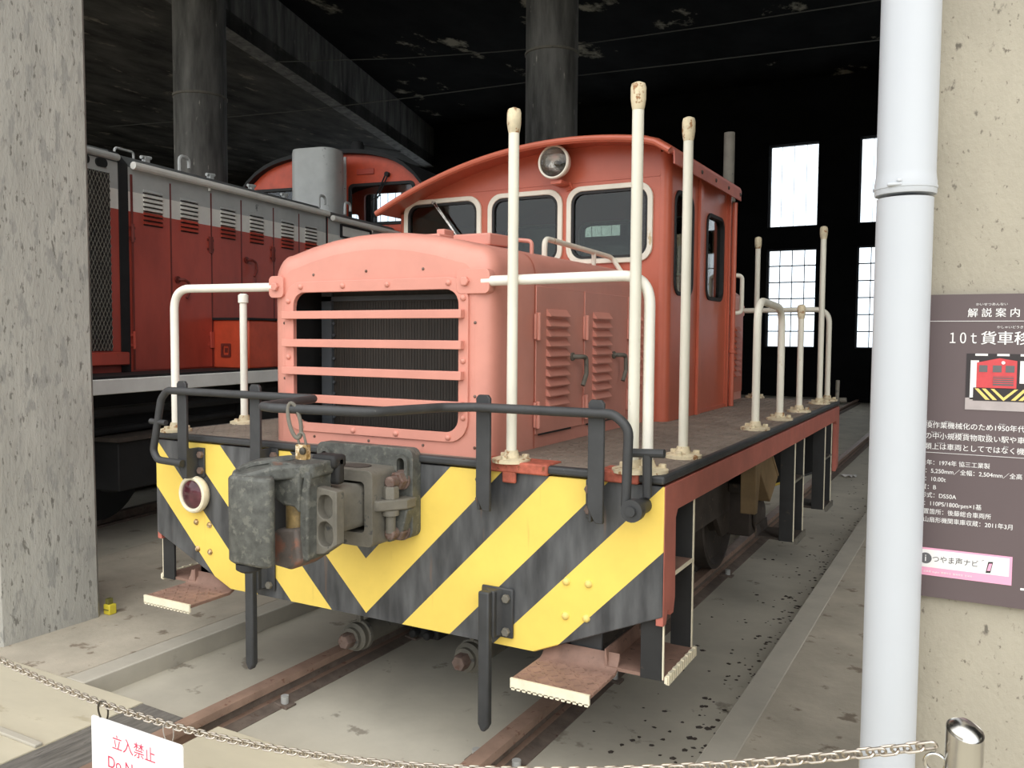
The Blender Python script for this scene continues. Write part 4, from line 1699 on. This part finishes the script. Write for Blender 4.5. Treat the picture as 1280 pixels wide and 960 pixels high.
    ns = [.13 + 2.72 * k / 20 for k in range(21)]
    outl = [(.13, 1.2)] + [(n, croof(n)) for n in ns] + [(2.85, 1.2)]
    wins = [rrect(.28, 1.20, 2.93, 3.43, .06), rrect(1.78, 2.70, 2.93, 3.43, .06)]
    g = MB()
    g.plate(outl, wins, S, S + .05, fn=lambda a, b, t: P2(t, a, b))
    obj('cab_front_wall', g, M['dl_red_lit'], DL, smooth=False)
    g = MB()
    rw = [rrect(.9, 2.2, 2.95, 3.70, .06), rrect(2.3, 2.7, 2.93, 3.40, .06), rrect(.3, .8, 2.93, 3.40, .06)]
    g.plate(outl, rw, S + 2.1, S + 2.15, fn=lambda a, b, t: P2(t, a, b))
    obj('cab_rear_wall', g, M['dl_red_lit'], DL, smooth=False)
    g = MB()
    for n in (.13, 2.85):
        sd = .03 if n < 1 else -.03
        g.plate([(S, 1.2), (S + 2.15, 1.2), (S + 2.15, 3.3), (S, 3.3)], [[(S + .3, 2.5), (S + 1.8, 2.5), (S + 1.8, 3.15), (S + .3, 3.15)]], n, n + sd, fn=lambda a, b, t: P2(a, t, b))
    obj('cab_side', g, M['dl_red'], DL, smooth=False)
    g = MB()
    rings = []
    for s in (S - .10, S + 2.3):
        rings.append([P2(s, 1.49 + (n - 1.49) * 1.02, croof(n) + .04) for n in ns] + [P2(s, 1.49 + (n - 1.49) * 1.02, croof(n) - .01) for n in reversed(ns)])
    g.loft(rings)
    obj('cab_roof', g, M['dl_black'], DL, angle=50)
    for w0, w1 in ((.28, 1.20), (1.78, 2.70)):
        g = MB()
        fn = lambda a, b, t: P2(t, a, b)
        g.plate(rrect(w0 - .02, w1 + .02, 2.91, 3.45, .07), [rrect(w0 + .02, w1 - .02, 2.95, 3.41, .05)], S - .015, S + .02, fn=fn)
        ws = obj('window_seal', g, M['rubber'], DL, bevel=.004)
        g = MB()
        g.plate(rrect(w0, w1, 2.93, 3.43, .06), [], S + .02, S + .026, fn=fn)
        obj('window_pane', g, M['diesel_glass'], ws, smooth=False)
    g = MB()
    g.tube([P2(S - .04, .66, 3.54), P2(S - .05, .80, 3.25), P2(S - .05, .82, 3.0)], .010, 6)
    g.tube([P2(S - .04, .63, 3.52), P2(S - .05, .77, 3.24)], .008, 6)
    g.tube([P2(S - .05, .72, 3.28), P2(S - .05, .86, 3.22)], .008, 6)
    g.cyl(P2(S, .64, 3.54), P2(S - .06, .64, 3.54), .03, 10)
    obj('wiper', g, M['dl_black'], DL)
    g = MB()
    bx2(g, S - .02, S, .84, 1.09, 3.56, 3.63)
    obj('cab_plate', g, M['dl_red'], DL, bevel=.005)
    g = MB()
    bx2(g, S - .015, S, 1.25, 1.31, 2.9, 3.80)
    obj('cab_pillar_strip', g, M['dl_grey'], DL)
    g = MB()
    g.lathe(P2(S + .2, 1.2, 3.86), (0, 0, 1), [(.09, 0), (.09, .12), (.07, .17), (.02, .18)], 16)
    g.tube([P2(S + .2, 1.1, 3.98), P2(S + .25, .6, 3.88)], .012, 6)
    obj('roof_horn', g, M['dl_black'], DL)
    # running gear and boxes below the sill
    for sc in (.2, 1.9, 7.2, 8.9):
        g = MB()
        for n in (.86, 2.06):
            g.lathe(P2(sc, n, .43), N2, [(.43, -.06), (.43, .06), (.36, .07), (.12, .08)], 36)
        g.cyl(P2(sc, .6, .43), P2(sc, 2.4, .43), .07, 14)
        obj('wheelset', g, M['dl_black'], DL)
    for s0 in (-.6, 6.4):
        g = MB()
        bx2(g, s0, s0 + 3.3, .42, .52, .42, .70)
        bx2(g, s0 + .5, s0 + 1.1, .36, .52, .3, .58)
        bx2(g, s0 + 2.2, s0 + 2.8, .36, .52, .3, .58)
        g.tube([P2(s0 + .3, .40, .85), P2(s0 + 3, .40, .85)], .05, 10)
        obj('bogie_frame', g, M['dl_black'], DL, bevel=.02)
    g = MB()
    bx2(g, 3.0, 5.6, .25, 2.7, .32, 1.05)
    obj('fuel_tank', g, M['dl_black'], DL, bevel=.05)
    g = MB()
    bx2(g, 1.4, 2.15, .12, .45, .36, .72)
    bb = obj('battery_box', g, M['dl_black'], DL, bevel=.01)
    g = MB()
    bx2(g, 1.37, 2.18, .09, .48, .72, .75)
    obj('box_lid', g, M['under'], bb)
    g = MB()
    g.tube([P2(-1, .25, .93), P2(3, .25, .93)], .04, 10)
    g.tube([P2(.6, .3, .78), P2(2.9, .3, .80)], .03, 10)
    obj('side_pipe', g, M['dl_black'], DL)


diesel()


def diesel_rails():
    for n in (.956, 2.024):
        g = MB()
        for s0, s1 in ((-.3, 19),):
            bx2(g, s0, s1, n - .033, n + .033, -.04, 0)
            bx2(g, s0, s1, n - .06, n + .06, PIT, -.07)
            bx2(g, s0, s1, n - .012, n + .012, -.07, -.04)
        tag(obj('rail', g, M['rail_web'], smooth=False), 'dark rail lying under the red and grey diesel', 'rail', 'rails of the diesel track')


diesel_rails()


# ------------------------------------------------------------------ doorway things
def downpipe():
    x, y, r = 1.923, -.40, .065
    t = thing('downpipe', 'tall white plastic downpipe in front of the beige pillar', 'pipe', (x, y, 0))
    g = MB()
    g.lathe((x + .0, y, 0), (0, 0, 1), [(r - .003, 0), (r - .003, 1.83)], 48)
    obj('lower_pipe', g, M['pvc'], t)
    g = MB()
    g.lathe((x, y, 0), (0, 0, 1), [(r, 1.838), (r + .0015, 1.838), (r + .003, 1.843), (r + .003, 1.866), (r + .001, 1.878), (r, 1.89), (r, 5.0)], 48)
    obj('upper_pipe', g, M['pvc'], t)
    g = MB()
    g.lathe((x, y, 1.85), (0, 0, 1), [(r + .001, 0), (r + .0045, .001), (r + .0045, .007), (r + .001, .008)], 48)
    cl = obj('pipe_clamp', g, M['pvc'], t)
    g = MB()
    g.box((x - .034, y - r - .006, 1.852), (x - .002, y - r + .004, 1.860))
    g.box((x - .014, y - r - .006, 1.860), (x - .002, y - r + .004, 1.868))
    obj('clamp_latch', g, M['pvc'], cl, bevel=.003)
    g = MB()
    for z in (.6, 1.856, 3.4):
        g.box((x - .008, y + r - .006, z - .012), (x + .008, -.313, z + .012))
    obj('wall_bracket', g, M['pvc'], t)


downpipe()


def info_board():
    t = thing('information_board', 'mauve-brown information board with white Japanese text on beige pillar', 'sign', (2.2, -.325, .872))
    yb = -.328
    g = MB()
    g.box((1.885, yb, .872), (2.545, -.311, 1.608))
    obj('panel', g, M['board'], t)
    yt = yb - .0006
    def txt(s, x, z, size, mat='print_white', thick=0.0, align='LEFT', squeeze=1.0):
        return lettering('lettering', s, (x, yt, z), size, M[mat], t, align, 0.0, .0003, squeeze, thick)
    txt('解 説 案 内', 2.060, 1.556, .0225, thick=.0004)
    txt('かいせつあんない', 2.077, 1.5815, .0070, squeeze=1.18)
    txt('１０ｔ', 2.0195, 1.4925, .0335, squeeze=.66, thick=.0011)
    txt('貨車移動機', 2.0885, 1.4925, .0335, squeeze=1.02, thick=.0009)
    txt('かしゃいどうき', 2.122, 1.5280, .0070, squeeze=1.1)
    g = MB()
    g.box((1.90, yt - .0004, 1.5440), (2.53, yt, 1.5452))
    g.box((1.90, yt - .0004, 1.2265), (2.53, yt, 1.2275))
    obj('ruled_line', g, M['print_white'], t, smooth=False)
    for s, x, z in (('換作業機械化のため1950年代以', 1.978, 1.2880), ('の中小規模貨物取扱い駅や車両', 1.978, 1.2615), ('類上は車両としてではなく機械と', 1.978, 1.2360)):
        txt(s, x, z, .0168, thick=.0001, squeeze=.96)
    for s, x, z in (('かんさぎょう', 1.978, 1.3015), ('きかいか', 2.02, 1.3015), ('ねんだい', 2.134, 1.3015), ('ちゅうしょう', 1.992, 1.2748), ('かもつとりあつかい', 2.04, 1.2748), ('えき', 2.108, 1.2748), ('しゃりょう', 2.005, 1.2492), ('きかい', 2.145, 1.2492)):
        txt(s, x, z, .0042, squeeze=.85)
    det = ['製造年：1974年 協三工業製', '寸法：5,250mm／全幅：2,504mm／全高', '重量：10.00t', '軸配置：B', '機関形式：DS50A', '出力：110PS/1800rpm×1基', '最終配置箇所：後藤総合車両所', '津山扇形機関車庫収蔵：2011年3月']
    xs = [1.957, 1.954, 1.9535, 1.9465, 1.9465, 1.953, 1.9405, 1.967]
    for k, (s, x) in enumerate(zip(det, xs)):
        txt(s, x, 1.1975 - k * .0200, .0142, thick=.0001, squeeze=.93)
    # printed photograph of the locomotive, built of flat colour patches
    px0, px1, pz0, pz1 = 2.062, 2.26, 1.335, 1.468
    g = MB()
    g.box((px0, yt - .0003, pz0), (px1, yt, pz1))
    pic = obj('printed_photo', g, M['print_dark'], t, smooth=False)
    y2 = yt - .0004
    def patch(nm, mat, polys):
        q = MB()
        for pl in polys:
            q.plate(pl, [], y2 - .0004, y2, 'y')
        obj(nm, q, M[mat], pic, smooth=False)
    def rc(x0, x1, z0, z1):
        return [(x0, z0), (x1, z0), (x1, z1), (x0, z1)]
    patch('photo_floor', 'print_floor', [[(px0, pz0), (px1, pz0), (px1, pz0 + .04), (px0, pz0 + .028)]])
    patch('photo_light', 'print_white', [rc(2.071, 2.088, 1.36, 1.452), rc(2.080, 2.106, 1.463, 1.468), rc(2.125, 2.15, 1.463, 1.468), rc(2.172, 2.2, 1.463, 1.468), rc(2.172, 2.2, 1.40, 1.452)])
    y2 -= .0005
    patch('photo_body', 'print_red', [[(2.084, 1.387), (2.166, 1.387), (2.166, 1.452), (2.13, 1.458), (2.084, 1.447)]])
    patch('photo_beam', 'print_dark', [[(2.078, 1.357), (2.195, 1.357), (2.205, 1.366), (2.205, 1.388), (2.078, 1.388)]])
    y2 -= .0005
    patch('photo_window', 'print_grey', [rc(2.089, 2.106, 1.425, 1.441), rc(2.117, 2.135, 1.425, 1.441), rc(2.143, 2.161, 1.425, 1.441), rc(2.118, 2.160, 1.394, 1.416)])
    patch('photo_stripe', 'print_yellow', [[(2.081, 1.386), (2.089, 1.386), (2.113, 1.360), (2.104, 1.360)], [(2.096, 1.386), (2.104, 1.386), (2.128, 1.360), (2.119, 1.360)], [(2.114, 1.386), (2.121, 1.386), (2.141, 1.366), (2.141, 1.358)],
                                          [(2.203, 1.386), (2.195, 1.386), (2.171, 1.360), (2.180, 1.360)], [(2.188, 1.386), (2.180, 1.386), (2.156, 1.360), (2.165, 1.360)], [(2.170, 1.386), (2.163, 1.386), (2.141, 1.366), (2.141, 1.358)]])
    y2 -= .0005
    patch('photo_grille', 'print_red', [rc(2.118, 2.160, z, z + .002) for z in (1.398, 1.403, 1.408, 1.413)])
    patch('photo_lamp', 'print_white', [[(2.138 + .004 * math.cos(a * math.pi / 5), 1.4475 + .004 * math.sin(a * math.pi / 5)) for a in range(10)]])
    # pink guidance label
    g = MB()
    g.box((1.93, yt - .0003, .925), (2.172, yt, .993))
    lb = obj('guidance_label', g, M['print_pink'], t, smooth=False)
    g = MB()
    g.box((1.935, yt - .0007, .945), (2.166, yt - .0003, .9885))
    obj('label_field', g, M['print_white'], lb, smooth=False)
    g = MB()
    g.lathe((1.989, yt - .0007, .967), (0, -1, 0), [(.0135, 0), (.0135, .0003)], 28)
    obj('info_disc', g, M['print_grey'], lb)
    lettering('lettering', 'i', (1.989, yt - .0012, .9595), .024, M['print_white'], lb, 'CENTER', 0, .0002)
    lettering('lettering', 'つやま声ナビ', (2.003, yt - .0009, .9605), .0180, M['print_dark'], lb, 'LEFT', 0, .0002, .93)
    g = MB()
    g.plate([(2.118, .948), (2.128, .949), (2.133, .976), (2.123, .975)], [[(2.1205, .953), (2.1275, .954), (2.131, .972), (2.1245, .971)]], yt - .0012, yt - .0008, 'y')
    g.tube([(2.113 + .004 * math.cos(a), yt - .001, .972 + .006 * math.sin(a)) for a in (1.2, 1.9, 2.6)], .0005, 4)
    obj('phone_symbol', g, M['print_dark'], lb, smooth=False)
    g = MB()
    g.plate([(2.1205, .953), (2.1275, .954), (2.131, .972), (2.1245, .971)], [], yt - .0010, yt - .0008, 'y')
    obj('phone_screen', g, M['print_pink'], lb, smooth=False)
    lettering('lettering', '日本語  English  繁體中文  簡体中文  한국어', (1.985, yt - .0006, .9325), .0056, M['print_white'], lb, 'LEFT', 0, .0002)
    g = MB()
    g.box((2.19, yt - .0004, .917), (2.40, yt, .922))
    obj('footer_mark', g, M['print_white'], t, smooth=False)


info_board()


def bollard():
    x, y = 2.09, -.95
    t = thing('bollard', 'slanted-top polished steel bollard in front of the beige pillar', 'bollard', (x, y, 0))
    r = .0305
    g = MB()
    n = 40
    def topz(a):
        return .812 + .010 * math.cos(a - R(120))
    rings = [[(x + r * math.cos(2 * math.pi * k / n), y + r * math.sin(2 * math.pi * k / n), 0) for k in range(n)],
             [(x + r * math.cos(2 * math.pi * k / n), y + r * math.sin(2 * math.pi * k / n), topz(2 * math.pi * k / n)) for k in range(n)]]
    g.loft(rings, True, False)
    rings = [[(x + r * math.cos(2 * math.pi * k / n), y + r * math.sin(2 * math.pi * k / n), topz(2 * math.pi * k / n)) for k in range(n)]]
    for q, dz in ((.93, -.002), (.90, -.006), (.86, .003), (.5, .012), (.05, .015)):
        rings.append([(x + q * r * math.cos(2 * math.pi * k / n), y + q * r * math.sin(2 * math.pi * k / n), .812 + q * .010 * math.cos(2 * math.pi * k / n - R(120)) + dz) for k in range(n)])
    obj('post', g, M['steel'], t)
    g = MB()
    g.loft(rings, False, True)
    obj('top_cap', g, M['steel'], t)
    g = MB()
    c = [(2.045 + .017 * math.cos(2 * math.pi * k / 20), y, .742 + .017 * math.sin(2 * math.pi * k / 20)) for k in range(21)]
    g.tube(c, .0035, 8)
    obj('ring_hook', g, M['steel'], t)


bollard()


def chain_z(x):
    return .343 + .0876 * (x + .178) ** 2


def chain():
    g = MB()
    y = -.95
    x = 2.03
    k = 0
    pitch = .0222
    while x > -2.06:
        sl = 2 * .0876 * (x + .178)
        d = Vector((1, 0, sl)).normalized()
        side = Vector((0, 1, 0)) if k % 2 else Vector((0, 0, 1)).cross(Vector((0, 1, 0)))
        nrm = d.cross(Vector((0, 1, 0))).normalized()
        w = (Vector((0, 1, 0)) * .85 + nrm * .53).normalized() if k % 2 else (nrm * .85 - Vector((0, 1, 0)) * .53).normalized()
        c = Vector((x, y, chain_z(x)))
        hl, hw = .0100, .0090
        pts = []
        m = 6
        for i in range(m + 1):
            a = -math.pi / 2 + math.pi * i / m
            pts.append(c + d * (hl - .0 + hw * math.cos(a) * .75) + w * hw * math.sin(a))
        for i in range(m + 1):
            a = math.pi / 2 + math.pi * i / m
            pts.append(c + d * (-hl + hw * math.cos(a) * .75) + w * hw * math.sin(a))
        pts.append(pts[0])
        g.tube(pts, .0028, 6)
        x -= pitch * d.x
        k += 1
    tag(obj('barrier_chain', g, M['chain']), 'thin plated steel chain sagging across the doorway', 'chain')


chain()


def hanging_sign():
    t = thing('no_entry_sign', 'white sign with red no-entry lettering hanging from the chain', 'sign', (-.12, -.957, .01))
    g = MB()
    g.plate(rrect(-.327, .089, .010, .303, .010), [], -.960, -.956, 'y')
    obj('sign_panel', g, M['sign'], t)
    lettering('lettering', '立入禁止', (-.229, -.9605, .222), .0505, M['sign_red'], t, 'LEFT', 0, .0002)
    lettering('lettering', 'Do Not Enter', (-.252, -.9605, .155), .052, M['sign_red'], t, 'LEFT', 0, .0002)
    for x, m, nm, r in ((-.277, 'dark_metal', 'snap_hook', .0028), (.022, 'clear_tie', 'cable_tie', .0016)):
        z0, z1 = .289, chain_z(x) + .012
        g = MB()
        zc, hz = (z0 + z1) / 2, (z1 - z0) / 2
        c = [(x + .012 * math.cos(2 * math.pi * k / 24) * (1 + .25 * math.sin(2 * math.pi * k / 24)), -.953 + .009 * math.cos(2 * math.pi * k / 24 + .5), zc + hz * math.sin(2 * math.pi * k / 24)) for k in range(25)]
        g.tube(c, r, 8)
        obj(nm, g, M[m], t)


hanging_sign()


def padlock_and_shackle():
    # oval ring over the lever, padlock in it
    x0, y0 = .0, -.498
    g = MB()
    n = 24
    c = []
    for k in range(n + 1):
        a = 2 * math.pi * k / n
        p = Vector((.020 * math.cos(a), .006 * math.cos(a), .058 * math.sin(a)))
        p.x += .012 - .30 * p.z * .8
        c.append(Vector((.090, -.50, 1.217)) + p)
    g.tube(c, .0066, 8)
    tag(obj('shackle_ring', g, M['iron_dust']), 'grey steel ring link hung over the black uncoupling lever', 'ring')
    t = thing('padlock', 'small worn brass padlock hanging from the ring above the coupler', 'padlock', (.135, -.50, 1.09))
    g = MB()
    g.plate(rrect(.114, .162, 1.090, 1.140, .006), [], -.510, -.490, 'y')
    obj('lock_body', g, M['brass'], t, bevel=.003)
    g = MB()
    g.tube(round_path([(.122, -.50, 1.14), (.112, -.50, 1.170), (.140, -.50, 1.182), (.152, -.50, 1.14)], .014), .0042, 8)
    obj('shackle', g, M['iron_dust'], t)
    g = MB()
    g.lathe((.149, -.511, 1.120), (0, -1, 0), [(.013, 0), (.012, .006), (.004, .009)], 14)
    obj('key_cover', g, M['dark_metal'], t)


padlock_and_shackle()


def small_things():
    t = thing('yellow_socket_box', 'little yellow plastic block at the foot of the weathered pillar', 'box', (-1.95, .29, 0))
    g = MB()
    g.box((-1.985, .265, 0.0), (-1.935, .31, .055))
    obj('body', g, M['yellow_plastic'], t, bevel=.005)
    g = MB()
    g.box((-1.980, .262, .024), (-1.940, .266, .030))
    g.box((-1.975, .27, .055), (-1.95, .30, .085))
    obj('plug', g, M['yellow_dark'], t, bevel=.003)
    g = MB()
    n, m = 7, 4
    vs = []
    random.seed(11)
    for i in range(n):
        for j in range(m):
            vs.append((.71 + .028 * i + random.uniform(-.008, .008), 7.72 + .05 * j + random.uniform(-.01, .01), PIT + .004 + random.uniform(0, .03)))
    fs = [[i * m + j, (i + 1) * m + j, (i + 1) * m + j + 1, i * m + j + 1] for i in range(n - 1) for j in range(m - 1)]
    k = len(vs)
    g.add(vs + [(a, b, c - .003) for a, b, c in vs], fs + [[k + q for q in f][::-1] for f in fs])
    tag(obj('paper_scrap', g, M['paper'], smooth=False), 'crumpled scrap of pale paper on the dark track bed', 'paper')
    # cables strung across the hall
    for pts, lab in (([(-13.8, 9, 5.75), (-11.8, 9, 5.62), (-8.52, 9, 5.444), (-6.6, 9, 5.385), (-4.62, 9, 5.343), (-3.2, 9, 5.315), (-1.69, 9, 5.26), (.85, 9, 5.182), (4, 9, 5.1)], 'lower of the thin cables strung across the dark hall'),
                     ([(-9.2, 9, 6.38), (-6.44, 9, 6.035), (-4.62, 9, 5.864), (-3.14, 9, 5.755), (-1.148, 9, 5.70), (.84, 9, 5.668), (4, 9, 5.6)], 'upper of the thin cables strung across the dark hall')):
        g = MB()
        g.tube([(a, b, c) for a, b, c in pts], .008, 6)
        tag(obj('overhead_cable', g, M['wire']), lab, 'cable', 'cables under the hall roof')


def floor_debris():
    random.seed(21)
    g = MB()
    for i in range(420):
        y = random.uniform(.2, 9) if i % 3 else random.uniform(.1, 4)
        x = 1.245 - abs(random.gauss(0, .10)) if i % 4 else random.uniform(.74, 1.2)
        r = random.uniform(.004, .014)
        z = PIT + .001
        n = 5
        a0 = random.uniform(0, 6)
        base = [(x + r * random.uniform(.6, 1.5) * math.cos(a0 + k * 1.257), y + r * random.uniform(.6, 1.6) * math.sin(a0 + k * 1.257), z) for k in range(n)]
        g.add(base + [(x, y, z + r * random.uniform(.2, .5))], [[k, (k + 1) % n, n] for k in range(n)])
    o = tag(obj('dirt_crumbs', g, M['under'], smooth=False), 'dark dirt crumbs gathered along the platform edge by the track', 'dirt')
    o['kind'] = 'stuff'


small_things()
floor_debris()
